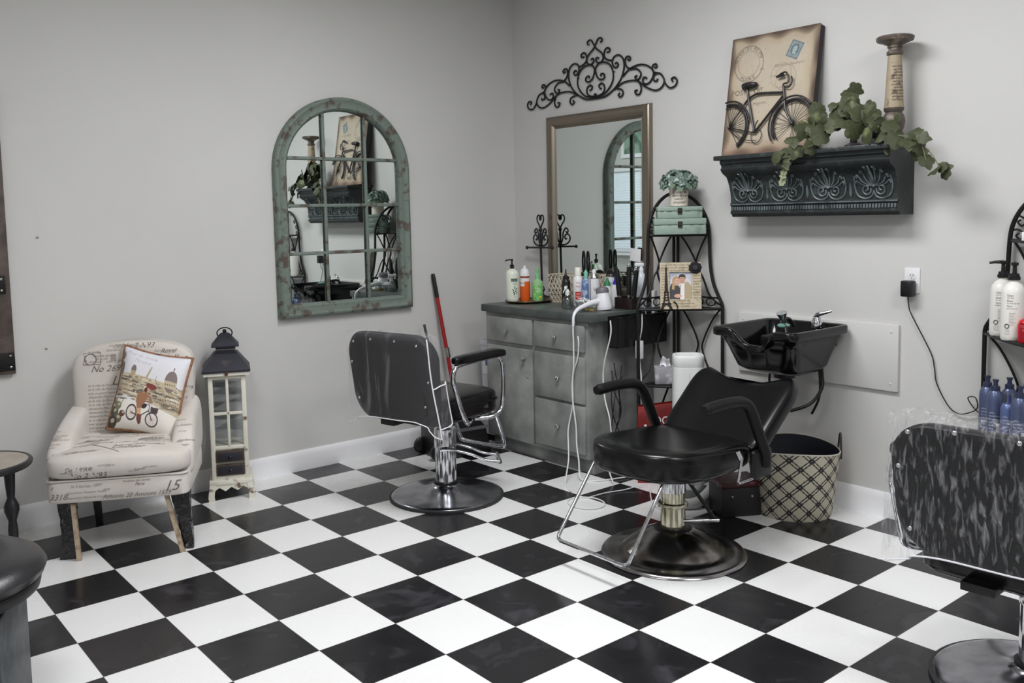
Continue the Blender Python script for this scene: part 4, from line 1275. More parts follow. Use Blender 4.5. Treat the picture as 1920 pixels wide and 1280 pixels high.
# ================================================================== IRON CORNER RACKS
def rack(loc, rz, mirror, label, zs=1.0):
    """quarter-round rack: two arched wings leave a shared back post"""
    t = thing('corner_rack', label, 'rack', loc, rz)
    zl, zm, zu, zt = 0.513 * zs, 0.928 * zs, 1.326 * zs, 1.552 * zs
    WM, WU = 0.318, 0.225
    sg = -1 if mirror else 1
    def side(w):
        return (lambda d, z: V((-d, 0, z))) if w == 0 else (lambda d, z: V((0, -d * sg, z)))
    curve = [(WM, 0), (WM, zl), (WM, zm), (WM - 0.005, zm + 0.025), (WM - 0.03, zm + 0.07), (WM - 0.062, zm + 0.14), (WU + 0.012, zm + 0.24), (WU + 0.005, zu), (WU - 0.008, zu + 0.07), (WU - 0.04, zu + 0.13), (WU - 0.09, zu + 0.18), (WU - 0.155, zu + 0.215), (0.0, zt)]
    for w in (0, 1):
        f = side(w)
        pts = [f(*p) for p in curve[:2]] + spline([f(*p) for p in curve[2:]], 5)
        MB().tube(pts, 0.0095, 8).build('arched_post', IRON, t)
        off = V((0, -0.016 * sg, 0)) if w == 0 else V((-0.016, 0, 0))
        MB().tube([f(0.016, 0) + off * 0, f(0.016, zt - 0.01)], 0.0085, 8).build('back_post', IRON, t)
        mb = MB()
        for za, zb, W in ((0.06, zl, WM), (zl, zm, WM), (zm, zu, WM)):
            Wb = WU if zb == zu else W
            h = zb - za
            # two kissing bows
            mb.tube(spline([f(0.03, zb - 0.004), f(W * 0.26, zb - h * 0.16), f(W * 0.46, zb - h * 0.42), f(W * 0.47, za + h * 0.42), f(W * 0.28, za + h * 0.16), f(0.03, za + 0.012)], 6), 0.0055, 6)
            mb.tube(spline([f(Wb - 0.01, zb - 0.004), f(Wb * 0.80, zb - h * 0.16), f(Wb * 0.62, zb - h * 0.42), f(W * 0.58, za + h * 0.42), f(W * 0.74, za + h * 0.16), f(W - 0.01, za + 0.012)], 6), 0.0055, 6)
        # curls under the arch
        for (d, z, r_) in ((WU - 0.035, zu + 0.075, 0.02), (WU - 0.075, zu + 0.125, 0.018), (WU - 0.03, zu + 0.02, 0.02)):
            mb.tube(spline([f(d + r_ * 1.2, z + r_ * 0.9), f(d + r_ * .2, z + r_), f(d - r_, z), f(d - r_ * .2, z - r_), f(d + r_ * .6, z - r_ * .2), f(d, z + r_ * .2)], 5), 0.004, 6)
        # low gallery with ovals over the middle shelf
        mb.tube([f(0.02, zm + 0.052), f(WM - 0.02, zm + 0.052)], 0.005, 6)
        for d in (0.08, 0.16, 0.24):
            mb.tube([f(d + 0.03 * math.cos(a_), zm + 0.027 + 0.02 * math.sin(a_)) for a_ in [2 * PI * i / 18 for i in range(18)]], 0.0035, 6, closed=True)
        mb.build('wing_scrollwork', IRON, t)
    for z, W in ((zl, WM), (zm, WM), (zu, WU)):
        n = 16
        rim = []
        for i in range(n + 1):
            u = i / n
            p = V((-W * (1 - u), -W * u * sg, 0))
            bulge = (0.17 if z == zl else 0.06) * W * math.sin(PI * u)
            rim.append(p + V((-1, -sg, 0)).normalized() * bulge)
        pl = [V((-0.004, -0.004 * sg, 0))] + rim
        sh_ = MB().rings([[p + V((0, 0, z - 0.006)) for p in pl], [p + V((0, 0, z)) for p in pl]]).build('shelf', IRON, t)
        MB().tube([p + V((0, 0, z - 0.004)) for p in rim], 0.0078, 8).build('rim', IRON, sh_)
    return t
rack((2.928, -0.895, 0), 0, False, 'black iron corner rack with arched top between cabinet and shampoo basin')
rack((2.928, -2.868, 0), 0, True, 'black iron rack holding white pump bottles at right edge of view', 0.985)

# ---- things on the left rack (rotated to face the room corner-wise)
Q = R(-45)
BX = mat('mint_painted_wood', (138, 156, 146), 0.6, noise=(14, (104, 120, 112), 0.6, 0.75, 7), bump=(50, 0.2))
BXD = mat('worn_edge', (74, 86, 80), 0.6)
def tin_box(label, loc, w, d, h):
    t = thing('keepsake_box', label, 'box', loc, Q, 'mint boxes on the rack')
    MB().box((0, 0, h * 0.3), (w, d, h * 0.6), bev=0.004).build('box_body', BX, t)
    MB().box((0, 0, h * 0.81), (w * 1.012, d * 1.012, h * 0.38), bev=0.004).build('lid', BX, t)
    mb = MB()
    for k in range(5):
        xx = -w / 2 + w * (k + 0.5) / 5 + rnd.uniform(-.01, .01)
        mb.box((xx, -d / 2 * 1.012 - 0.0005, h * 0.615), (w * 0.09 * rnd.uniform(.6, 1.4), 0.002, 0.003))
    mb.build('worn_paint', BXD, t)
    la = MB().box((0, -d / 2 - 0.003, h * 0.62), (0.024, 0.005, 0.034), bev=0.002).build('latch', mat('dark_latch', (44, 44, 46), 0.35, 0.7), t)
    mb = MB()
    mb.tube([(-.008, -d / 2 - .007, h * .62 - .014), (.008, -d / 2 - .007, h * .62 - .014), (.009, -d / 2 - .007, h * .62 + .002), (-.009, -d / 2 - .007, h * .62 + .002)], 0.0014, 6, closed=True)
    mb.build('latch_ring', CHROME_DULL, la)
    return t
tin_box('larger lower mint green wooden box with dark latch on the iron rack', (2.805, -1.018, 1.327), 0.272, 0.14, 0.085)
tin_box('smaller upper mint green wooden box stacked under the flower pot', (2.805, -1.018, 1.4135), 0.236, 0.12, 0.062)
t = thing('flower_pot', 'scripted cream pot of blue green hydrangeas on top of mint boxes', 'plant', (2.805, -1.018, 1.4765), Q)
POT = mat('birch_cream_pot', (206, 198, 186), 0.6, noise=(22, (150, 138, 124), 0.58, 0.72))
MB().lathe([(0.046, 0), (0.049, 0.003), (0.050, 0.11), (0.047, 0.112), (0.044, 0.108), (0.043, 0.09), (0, 0.09)], seg=32).build('pot', POT, t)
lt = MB()
for i, bd in enumerate(['Chere Ami', 'Je vous dis', 'dans la nuit', 'merci', 'toujours']):
    lettering(lt, bd, 0.02, wrap(0.0495, R(-90) + R(rnd.uniform(-8, 8)), 0.088 - i * 0.018), shear=0.4, align=0.5)
lt.build('printed_lettering', INK, t)
rnd.seed(3)
HY = mat('blue_green_petal', (104, 124, 117), 0.6, noise=(45, (176, 190, 180), 0.52, 0.62))
mb, mg = MB(), MB()
for k in range(170):
    th_, ph = rnd.uniform(0, 2 * PI), math.acos(rnd.uniform(-0.12, 1))
    p = V((0.092 * math.sin(ph) * math.cos(th_), 0.082 * math.sin(ph) * math.sin(th_), 0.118 + 0.062 * math.cos(ph))) * 1.0
    p += V((rnd.uniform(-.008, .008), rnd.uniform(-.008, .008), rnd.uniform(-.012, .012)))
    n = V((math.sin(ph) * math.cos(th_) + rnd.uniform(-.6, .6), math.sin(ph) * math.sin(th_) + rnd.uniform(-.6, .6), math.cos(ph) * 0.8 + .1 + rnd.uniform(-.4, .4))).normalized()
    for q_ in range(4):
        a_ = q_ * PI / 2 + k
        x_ = n.orthogonal().normalized(); y_ = n.cross(x_).normalized()
        d = x_ * math.cos(a_) + y_ * math.sin(a_)
        e = n.cross(d).normalized()
        c = p + d * 0.012
        mb._add([p - n * 0.004, c + e * 0.010 + n * .004, c + d * 0.010 - n * 0.002, c - e * 0.010 + n * .004], [(0, 1, 2, 3)])
mb.build('hydrangea_heads', HY, t)
for k in range(14):
    a_ = k * 0.47
    leaf(mg, (0.095 * math.cos(a_), 0.085 * math.sin(a_), 0.105 + rnd.uniform(-.012, .03)), 0.019, (math.cos(a_), math.sin(a_), 0.6), k, .3)
mg.build('leaves', mat('dull_green_leaf', (92, 116, 94), 0.6), t)

# Eiffel photo frame
t = thing('photo_frame', 'cream scripted photo frame with dark tower cut-out and black flower on middle rack shelf', 'photo frame', (2.762, -1.062, 0.9295), Q)
fw_, fh = 0.216, 0.25
tl = R(-9)
def FP(x, z, o=0.0):     # leans back
    return V((x, -0.02 - o * math.cos(tl) - z * math.sin(tl) - 0.0, z * math.cos(tl) + 0.0))
CREAM = mat('cream_scripted_board', (192, 181, 158), 0.6, noise=(40, (172, 158, 132), 0.5, 0.65))
mb = MB()
ox0, ox1, oz0, oz1 = -0.058, 0.058, 0.052, 0.2
for a_, b_, c_, d_ in ((-fw_ / 2, fw_ / 2, 0, oz0), (-fw_ / 2, fw_ / 2, oz1, fh), (-fw_ / 2, ox0, oz0, oz1), (ox1, fw_ / 2, oz0, oz1)):
    mb.rings([[FP(a_, c_, o), FP(b_, c_, o), FP(b_, d_, o), FP(a_, d_, o)] for o in (0, 0.018)])
mb.build('frame', CREAM, t)
lt = MB()
for i in range(16):
    zz = 0.012 + i * 0.0148
    for x0 in ((-fw_ / 2 + 0.006,) if zz < oz0 - 0.01 or zz > oz1 else (-fw_ / 2 + 0.006, ox1 + 0.006)):
        body = rnd.choice(['avec mon coeur toujours et la vie', 'souvenir de Paris la belle ville', 'dans les rues de mon quartier']) if x0 < 0 and (zz < oz0 - 0.01 or zz > oz1) else rnd.choice(['Paris mon', 'la belle', 'souvenir'])
        lettering(lt, body, 0.0125, lambda x, y, x0=x0, zz=zz: FP(x0 + x, zz + y, 0.0186), shear=0.4)
lt.build('printed_lettering', mat('sepia_ink', (98, 78, 58), 0.6), t)
s = Sheet(0.116, 0.148, 0.0012, (206, 206, 216))
s.poly([(0, 0.1), (0.05, 0.148), (0.0, 0.148)], (176, 184, 200)); s.poly([(0.07, 0.148), (0.116, 0.09), (0.116, 0.148)], (188, 194, 208))
s.line([(0.0, 0.125), (0.116, 0.14)], 0.003, (150, 150, 156)); s.line([(0.05, 0.148), (0.0, 0.06)], 0.003, (160, 160, 166))
s.poly([(0.05, 0), (0.116, 0), (0.116, 0.07), (0.1, 0.092), (0.07, 0.09), (0.052, 0.07)], (176, 160, 132))
s.poly([(0.056, 0.0), (0.078, 0.0), (0.08, 0.088), (0.062, 0.085)], (228, 226, 228))
s.poly([(0.0, 0), (0.055, 0), (0.056, 0.06), (0.04, 0.085), (0.012, 0.085), (0.0, 0.06)], (66, 66, 72))
s.disc(0.036, 0.098, 0.021, 0.026, (178, 142, 104)); s.poly([(0.018, 0.1), (0.03, 0.1), (0.026, 0.05), (0.012, 0.055)], (186, 152, 112))
s.disc(0.041, 0.095, 0.014, 0.019, (206, 168, 148))
s.disc(0.068, 0.117, 0.019, 0.018, (58, 46, 42)); s.disc(0.068, 0.105, 0.016, 0.022, (196, 152, 130)); s.poly([(0.052, 0.118), (0.086, 0.118), (0.084, 0.13), (0.054, 0.13)], (58, 46, 42))
for (x_, y_) in ((0.063, 0.11), (0.074, 0.11), (0.036, 0.099), (0.046, 0.099)):
    s.disc(x_, y_, 0.002, 0.0015, (50, 36, 34))
s.line([(0.062, 0.094), (0.068, 0.092), (0.074, 0.094)], 0.0016, (150, 80, 76)); s.line([(0.036, 0.085), (0.041, 0.083), (0.046, 0.085)], 0.0016, (160, 70, 74))
s.disc(0.045, 0.018, 0.02, 0.01, (206, 168, 148)); s.disc(0.1, 0.03, 0.02, 0.012, (176, 160, 132))
s.build('couple_photo', mat_print('photo_print', 0.35), t, lambda x, y: FP(ox0 + x, oz0 + y, 0.006))
mb = MB()
tx = -0.076
TW = mat('dark_bronze_cutout', (44, 38, 36), 0.45, 0.4)
def tq(*pts):
    mb.rings([[FP(tx + x, z, o) for x, z in pts] for o in (0.0185, 0.023)])
tq((-0.033, 0.0), (-0.02, 0.0), (-0.012, 0.036), (-0.017, 0.038)); tq((0.02, 0.0), (0.033, 0.0), (0.017, 0.038), (0.012, 0.036))
tq((-0.026, 0.028), (0.026, 0.028), (0.024, 0.034), (-0.024, 0.034))
tq((-0.017, 0.036), (-0.009, 0.036), (-0.006, 0.094), (-0.0105, 0.096)); tq((0.009, 0.036), (0.017, 0.036), (0.0105, 0.096), (0.006, 0.094))
tq((-0.013, 0.088), (0.013, 0.088), (0.013, 0.096), (-0.013, 0.096))
tq((-0.009, 0.096), (0.009, 0.096), (0.0035, 0.212), (-0.0035, 0.212))
tq((-0.006, 0.212), (0.006, 0.212), (0.006, 0.222), (-0.006, 0.222)); tq((-0.002, 0.222), (0.002, 0.222), (0.001, 0.24), (-0.001, 0.24))
for k in range(3):
    zz = 0.044 + k * 0.014
    mb.tube([FP(tx - 0.012, zz, 0.021), FP(tx + 0.012, zz + 0.012, 0.021)], 0.0014, 5)
    mb.tube([FP(tx + 0.012, zz, 0.021), FP(tx - 0.012, zz + 0.012, 0.021)], 0.0014, 5)
mb.tube([FP(tx + 0.018 * math.cos(a_), 0.002 + 0.024 * math.sin(a_), 0.021) for a_ in [PI * i / 12 for i in range(13)]], 0.003, 6)
mb.build('tower_cutout', TW, t)
# ground arch piece at the right foot of the tower
MB().tube([FP(-0.04 + 0.022 * math.cos(a_), 0.004 + 0.036 * math.sin(a_), 0.021) for a_ in [PI * i / 12 for i in range(7)]], 0.004, 6).build('arch_cutout', TW, t)
mb = MB()
for ring_, (n_, r_, s_) in enumerate(((9, 0.022, 0.014), (7, 0.013, 0.011))):
    for k in range(n_):
        a_ = 2 * PI * k / n_ + ring_ * .3
        c = FP(0.078 + r_ * math.cos(a_), 0.222 + r_ * math.sin(a_), 0.024 + 0.004 * ring_)
        mb.ball(c, (s_, 0.005, s_ * .8), 10)
fl = mb.build('fabric_flower', mat('black_fabric', (24, 22, 26), 0.8), t)
mb = MB()
for k in range(10):
    r_ = 0.0 if k == 0 else 0.0085
    a_ = k * 0.7
    mb.ball(FP(0.078 + r_ * math.cos(a_), 0.222 + r_ * math.sin(a_), 0.033), 0.0042, 8)
mb.build('rhinestones', CHROME, fl)
MB().rings([[FP(a_, b_, o) for a_, b_ in ((-0.02, 0.14), (0.02, 0.14), (0.03, 0.0), (-0.03, 0.0))] for o in (0, -0.003)]).deform(lambda c: V((c.x, c.y + (0.14 - c.z) * 0.45 if c.y > -0.0 else c.y, c.z))).build('back_stand', BLACK, t)

# tissue box on the low shelf
t = thing('tissue_box', 'grey marbled tissue box with white tissue on low rack shelf', 'tissue box', (2.752, -0.965, 0.5145), Q)
MARB = mat('grey_marbled_card', (150, 150, 155), 0.5, noise=(16, (196, 196, 202), 0.5, 0.62, 8))
MB().box((0, 0, 0.045), (0.12, 0.12, 0.09), bev=0.003).build('carton', MARB, t)
mb = MB().grid(lambda u, v: V(((u - .5) * 0.06 * (1 - v * .3), 0.012 * math.sin(u * 9) + 0.01 * math.sin(v * 5), 0.088 + 0.05 * v + 0.008 * math.sin(u * 6))), 14, 8)
mb.build('tissue', mat('white_tissue', (240, 240, 244), 0.8), t)
# red bag on the floor
t = thing('red_bag', 'red shopping bag with white lettering on the floor under iron rack', 'bag', (2.64, -1.03, 0), Q)
REDB = mat('red_paper', (142, 36, 34), 0.4, noise=(6, (104, 26, 26), 0.4, 0.6), bump=(12, 0.5))
mb = MB()
wv = lambda p: p
ol = [(-0.13, -0.05), (0.13, -0.05), (0.125, 0.0), (0.13, 0.05), (-0.13, 0.05), (-0.125, 0.0)]
mb.rings([[V((x, y, z)) for x, y in ol] for z in (0, 0.12, 0.26)] + [[V((x * .97, y * .85, 0.36)) for x, y in ol], [V((x * .95, y * .45, 0.425 + 0.012 * x / .1)) for x, y in ol]], cap1=False)
mb.build('bag_body', REDB, t)
lt = MB()
lettering(lt, 'DCOl', 0.062, lambda x, y: V((x + 0.022, -0.0515, 0.322 + y)), align=0.5, xs=0.85)
for zz in (0.235, 0.275):
    lt.box((-0.088, -0.0515, zz + 0.04), (0.012, 0.001, 0.01))
lt.build('white_lettering', WHITE_INK, t)

# white tower
t = thing('tower_heater', 'slim white tower heater standing on the floor in front of iron rack', 'heater', (2.548, -1.285, 0), Q)
WT = mat('off_white_plastic', (222, 224, 222), 0.4)
mb = MB()
o1 = rrect(0.155, 0.14, 0.045, 6)
mb.rings([[V((x * k, y * k, z)) for x, y in o1] for k, z in ((0.94, 0.04), (0.98, 0.05), (1, 0.07), (1, 0.668))])
mb.build('tower_body', WT, t)
mb = MB().rings([[V((x * k, y * k, z)) for x, y in o1] for k, z in ((0.985, 0.668), (0.985, 0.672), (1.0, 0.674), (1.0, 0.712), (0.985, 0.724), (0.95, 0.728), (0.86, 0.728), (0.82, 0.716), (0.78, 0.70))])
mb.build('top_ring', WT, t)
MB().rings([[V((x * .77, y * .77, z)) for x, y in o1] for z in (0.698, 0.706)]).build('vent_grille', mat('grey_grille', (140, 140, 148), 0.5, bump=(300, 0.6)), t)
MB().rings([[V((x * 1.02, y * 1.02, z)) for x, y in o1] for z in (0.0, 0.045)]).build('base', mat('grey_base', (120, 122, 122), 0.5), t)
MB().box((0, -0.0705, 0.37), (0.0015, 0.001, 0.55)).build('seam', mat('seam_grey', (176, 178, 178), 0.5), t)
MB().tube(spline([(0.07, 0.03, 0.55), (0.10, 0.06, 0.50), (0.14, 0.10, 0.44), (0.15, 0.16, 0.30)], 6), 0.004, 6).build('cord', BLACK, t)
# hose and dark red case behind the shampoo chair column
tag(MB().tube(spline([(2.30, -1.30, 0.03), (2.33, -1.39, 0.027), (2.40, -1.45, 0.03), (2.50, -1.44, 0.05), (2.64, -1.42, 0.10), (2.80, -1.45, 0.2)], 8), 0.026, 12).build('drain_hose', mat('grey_hose', (186, 186, 184), 0.5, bump=(60, 0.3))), 'fat grey white hose on the floor behind the shampoo chair column', 'hose')
t = thing('tool_case', 'dark case with red printed top on the floor below the basin', 'case', (2.505, -1.60, 0), R(-30))
MB().box((0, 0, 0.07), (0.20, 0.16, 0.14), bev=0.006).build('case_body', mat('dark_case', (34, 30, 32), 0.5), t)
MB().box((0, 0, 0.155), (0.205, 0.165, 0.03), bev=0.005).build('lid', mat('dark_red_print', (66, 26, 30), 0.4, noise=(40, (150, 110, 112), 0.58, 0.66)), t)
for xx in (-.05, .05):
    MB().ball((xx, -0.083, 0.1), 0.008, 8).build('stud', CHROME, t)

# right rack: pump bottles and dye bottles
def big_pump(label, x, y, z, cap_dir):
    t = thing('pump_bottle', label, 'bottle', (x, y, z), 0, 'white pump bottles on the right rack')
    MB().lathe([(0.040, 0), (0.044, 0.006), (0.045, 0.02), (0.044, 0.185), (0.040, 0.205), (0.028, 0.222), (0.016, 0.23), (0.016, 0.242), (0, 0.242)], seg=32).build('bottle_body', mat('ivory_plastic', (228, 226, 220), 0.32), t)
    mb = MB().lathe([(0.021, 0.238), (0.021, 0.25), (0.018, 0.252), (0.017, 0.262), (0.008, 0.264), (0.007, 0.292), (0.013, 0.296), (0.013, 0.306), (0, 0.308)], seg=20)
    d = V(cap_dir).normalized()
    mb.tube([V((0, 0, 0.301)), d * 0.03 + V((0, 0, 0.301)), d * 0.05 + V((0, 0, 0.297))], [0.008, 0.006, 0.005], 8)
    mb.build('pump', BLACK, t)
    a = face(x, y)
    lt = MB()
    for body, size, zz in (('Clean', 0.010, 0.176), ('daily wash', 0.006, 0.168), ('Shine', 0.010, 0.155), ('for every hair type', 0.006, 0.147), ('Care', 0.010, 0.134), ('gentle mild soft', 0.006, 0.126)):
        lettering(lt, body, size, wrap(0.0446, a - 0.55, zz))
    for k in range(9):
        lettering(lt, 'mmmmmmm'[:6 - k % 3], 0.005, wrap(0.0446, a - 0.35, 0.108 - k * 0.006))
    for k in range(4):
        lettering(lt, 'nonnonno', 0.005, wrap(0.0446, a - 0.7, 0.042 - k * 0.006))
    lt.tube([wrap(0.0449, a - 0.5, 0.058)(0.008 * math.cos(q_), 0.008 * math.sin(q_)) for q_ in [2 * PI * i / 18 for i in range(18)]], 0.0018, 5, closed=True)
    lt.build('label_lettering', mat('grey_label_ink', (96, 92, 92), 0.5), t)
    return t
ZM2 = 0.928 * 0.985 + 0.001
big_pump('white pump bottle on right rack, leftmost with its black spout pointing left', 2.866, -2.640, ZM2, (-0.4, 1, 0))
big_pump('white pump bottle on right rack, nearer one standing before its twin', 2.765, -2.722, ZM2, (0.8, 0.35, 0))
t = thing('red_bottle', 'red shampoo bottle beside white pump bottles at the right edge', 'bottle', (2.716, -2.795, ZM2))
MB().lathe([(0.032, 0), (0.036, 0.005), (0.036, 0.07), (0.030, 0.086), (0.012, 0.098), (0, 0.098)], seg=24).build('bottle_body', mat('red_bottle_plastic', (196, 30, 40), 0.3), t)
a = face(2.716, -2.795)
ink('label_lettering', 0.0362, a - 0.2, [('COLOR', 0.012, 0.062, 0.5), ('SAVE', 0.012, 0.048, 0.5)], mat('pink_ink', (236, 150, 150), 0.5), patch(0.036, a, 0.06, 0.01, 0.08).build('red_label', mat('dark_red_label', (150, 20, 34), 0.4), t))
BLUEP = mat('metallic_blue_plastic', (88, 98, 130), 0.3, 0.35)
BLUED = mat('dark_blue_cap', (58, 62, 88), 0.35, 0.2)
BLINK = mat('pale_blue_ink', (196, 202, 222), 0.5)
ZL2 = 0.513 * 0.985 + 0.001
def dye(label, x, y, kind=0):
    t = thing('dye_bottle', label, 'bottle', (x, y, ZL2), 0, 'blue bottles on the right rack')
    if kind == 0:
        MB().lathe([(0.028, 0), (0.031, 0.005), (0.031, 0.155), (0.028, 0.175), (0.018, 0.19), (0, 0.19)], seg=24).build('bottle_body', BLUEP, t)
        MB().lathe([(0.017, 0.188), (0.017, 0.208), (0.010, 0.21), (0.008, 0.222), (0.012, 0.232), (0.012, 0.236), (0, 0.236)], seg=18).build('nozzle_cap', BLUED, t)
    else:
        MB().lathe([(0.025, 0), (0.028, 0.005), (0.028, 0.13), (0.023, 0.15), (0.012, 0.158), (0, 0.158)], seg=24).build('bottle_body', mat('bright_blue_plastic', (96, 110, 156), 0.3, 0.3), t)
        MB().lathe([(0.006, 0.156), (0.006, 0.178), (0.004, 0.182), (0, 0.182)], seg=12).build('spray_stem', mat('violet_stem', (66, 66, 150), 0.4), t)
        MB().lathe([(0.0175, 0.152), (0.0175, 0.2), (0, 0.2)], seg=18).build('clear_cap', CLEAR, t)
    a = face(x, y)
    r_ = 0.031 if kind == 0 else 0.028
    lb = patch(r_, a + 0.45, 0.016, 0.012, 0.058).build('barcode_label', mat('barcode_white', (214, 212, 222), 0.5), t)
    mb = MB()
    for k in range(9):
        w0 = wrap(r_, a + 0.45, 0, 1, 0.0008)
        zz = 0.018 + k * 0.0042
        th_ = 0.0012 if k % 3 else 0.0022
        mb._add([w0(-.006, zz), w0(.006, zz), w0(.006, zz + th_), w0(-.006, zz + th_)], [(0, 1, 2, 3)])
    mb.build('bars', INK, lb)
    lt = MB()
    for k, bd in enumerate(['color', 'conditioner', 'for silver', 'and blue', 'tone', 'rinse', 'shine']):
        lettering(lt, bd, 0.010, wrap(r_, a - 0.75, 0.10 - k * 0.013))
    lt.build('label_lettering', BLINK, t)
    return t
dye('blue dye bottle on right low rack shelf, leftmost of the row', 2.862, -2.594)
dye('blue dye bottle with flared cap, second from left behind the covered chair', 2.800, -2.650)
dye('blue dye bottle at the back, only its flared cap and shoulder show', 2.880, -2.672)
dye('shorter bright blue spray bottle with clear cap on right rack', 2.755, -2.718, 1)
dye('blue dye bottle cut by the right picture edge', 2.715, -2.775)
t = thing('black_jar', 'black round container on the top shelf of right rack', 'jar', (2.80, -2.80, 1.326 * 0.985 + 0.001))
MB().lathe([(0.04, 0), (0.045, 0.005), (0.045, 0.05), (0.03, 0.07), (0.03, 0.08), (0.05, 0.10), (0.052, 0.108), (0, 0.11)], seg=28).build('jar_body', BLACK_GLOSS, t)
t = thing('white_box', 'tiny white box beside the black container on top of right rack', 'box', (2.766, -2.756, 1.326 * 0.985 + 0.001))
MB().box((0, 0, 0.017), (0.02, 0.02, 0.034), bev=0.002).build('carton', WHITE_PLASTIC, t)

# ================================================================== BASIN
t = thing('shampoo_basin', 'black shampoo basin with neck notch mounted on right wall', 'basin', (2.68, -1.728, 0.90))
GL = mat('black_basin_plastic', (12, 12, 14), 0.16, 0, 0.5)
HX, HY_ = 0.243, 0.226
def brect(fx0, fx1, hy, r, n=9):
    """rounded outline; fx0 = front x (toward chair), fx1 = wall side; long straight sides are subdivided"""
    w, h = fx1 - fx0, 2 * hy
    base = rrect(w, h, r, n)
    cx = (fx0 + fx1) / 2
    pts = []
    m = len(base)
    for i in range(m):
        a_, b_ = base[i], base[(i + 1) % m]
        k = 26 if i % (n + 1) == n else 1
        for q_ in range(k):
            pts.append(((a_[0] + (b_[0] - a_[0]) * q_ / k) + cx, a_[1] + (b_[1] - a_[1]) * q_ / k))
    return pts
def bring(fx0, fx1, hy, r, z, dip):
    out = []
    for x, y in brect(fx0, fx1, hy, r):
        f = max(0.0, min(1.0, (-0.1 - x) / 0.1))
        g = math.exp(-(abs(y) / 0.085) ** 4)
        out.append(V((x + 0.03 * g * f * (dip / 0.075 if dip else 0), y, z - dip * g * f)))
    return out
mb = MB()
RS = [(-0.05, 0.12, 0.10, 0.04, -0.222, 0), (-0.10, 0.16, 0.14, 0.06, -0.218, 0), (-0.15, 0.19, 0.165, 0.07, -0.19, 0), (-0.19, 0.215, 0.19, 0.06, -0.09, 0.0), (-0.212, 0.225, 0.205, 0.05, -0.045, 0.05),
      (-0.238, HX - 0.01, 0.222, 0.045, -0.04, 0.062), (-HX, HX, HY_, 0.045, -0.036, 0.066), (-HX, HX, HY_, 0.045, -0.006, 0.075), (-HX + 0.004, HX - 0.003, HY_ - 0.004, 0.043, 0.0, 0.075), (-HX + 0.018, HX - 0.012, HY_ - 0.014, 0.038, 0.0, 0.075),
      (-HX + 0.028, HX - 0.03, HY_ - 0.024, 0.034, -0.008, 0.07), (-0.19, 0.20, 0.185, 0.05, -0.09, 0.02), (-0.14, 0.17, 0.15, 0.06, -0.17, 0), (-0.08, 0.13, 0.10, 0.05, -0.195, 0), (-0.0, 0.06, 0.03, 0.02, -0.2, 0)]
mb.rings([bring(*r_) for r_ in RS])
mb.build('bowl', GL, t, ang=60)
MB().lathe([(0.045, -0.205), (0.04, -0.235), (0.05, -0.24), (0.05, -0.255), (0.02, -0.265), (0.02, -0.30), (0, -0.30)], (0.04, 0.0, 0), 24).build('drain_fitting', BLACK, t)
MB().box((0.155, 0.0, -0.09), (0.20, 0.30, 0.05), bev=0.01).build('wall_bracket', BLACK, t)
fa = MB().lathe([(0.025, -0.02), (0.025, 0.012), (0.02, 0.018), (0.017, 0.03), (0, 0.032)], (0.185, -0.08, 0), 20)
fa.tube(spline([(0.185, -0.08, 0.028), (0.178, -0.09, 0.042), (0.186, -0.12, 0.052), (0.198, -0.15, 0.062)], 5), [0.017, 0.016, 0.015, 0.013, 0.012, 0.011, 0.010, 0.010, 0.009, 0.009, 0.008, 0.008, 0.007, 0.007, 0.006, 0.006], 10)
fa.build('faucet_lever', CHROME, t)
mb = MB().tube(spline([(0.15, 0.02, -0.02), (0.13, 0.03, 0.012), (0.09, 0.03, 0.022), (0.03, 0.01, 0.012), (-0.02, -0.04, 0.0), (-0.04, -0.06, -0.03)], 6), 0.009, 10)
mb.build('spray_hose', BLACK, t)
mb = MB().lathe([(0.012, 0.0), (0.014, 0.04), (0.024, 0.062), (0.026, 0.07), (0, 0.07)], (0.06, 0.015, -0.01), 18, Matrix.Rotation(R(-20), 3, 'Y'))
mb.build('spray_head', CHROME, t)
MB().ball((0.0, -0.02, 0.0), (0.045, 0.03, 0.012), 14, Matrix.Rotation(R(25), 3, 'Z')).build('teal_soap_dish', mat('teal_glaze', (96, 140, 130), 0.2), t)
for k, pts in enumerate(([(0.17, -0.10, -0.10), (0.17, -0.12, -0.24), (0.15, -0.13, -0.31), (0.10, -0.10, -0.38), (0.06, -0.02, -0.42)], [(0.19, -0.07, -0.10), (0.20, -0.09, -0.26), (0.18, -0.10, -0.36), (0.2, -0.05, -0.45)], [(0.02, 0.06, -0.21), (0.02, 0.07, -0.27), (0.04, 0.07, -0.33)])):
    MB().tube(spline(pts, 6), 0.008 if k == 0 else 0.006, 8).build('supply_hose', BLACK, t)

# ================================================================== TRELLIS BASKET
t = thing('trellis_basket', 'tapered cream fabric basket with black trellis pattern beside the right wall', 'basket', (2.725, -1.775, 0))
bh_ = 0.315
def basket_pt(a_, v, o=0.0):
    rr = 0.178 + 0.036 * v + o
    return V((rr * math.cos(a_), rr * math.sin(a_), bh_ * v + 0.02 * math.cos(2 * (a_ - 0.6)) * v * 0.6))
n_ = 13
Wd, Hd = 2 * PI * 0.197, bh_
s = Sheet(Wd, Hd, 0.0022, (196, 190, 172))
px = Wd / n_
def band(u, v):          # distance from the closest trellis line of one family
    return np.abs(((u + 0.5) % 1.0) - 0.5)
ua = s.X / px + s.Y / px * 1.16
ub = s.X / px - s.Y / px * 1.16
da, db = band(ua, 0), band(ub, 0)
for d1, d2 in ((da, db), (db, da)):
    on_ = (d1 < 0.15) & ~((d1 < 0.062) & (d2 > 0.2))
    s.put(on_ & (d2 > 0.05), (46, 44, 46))
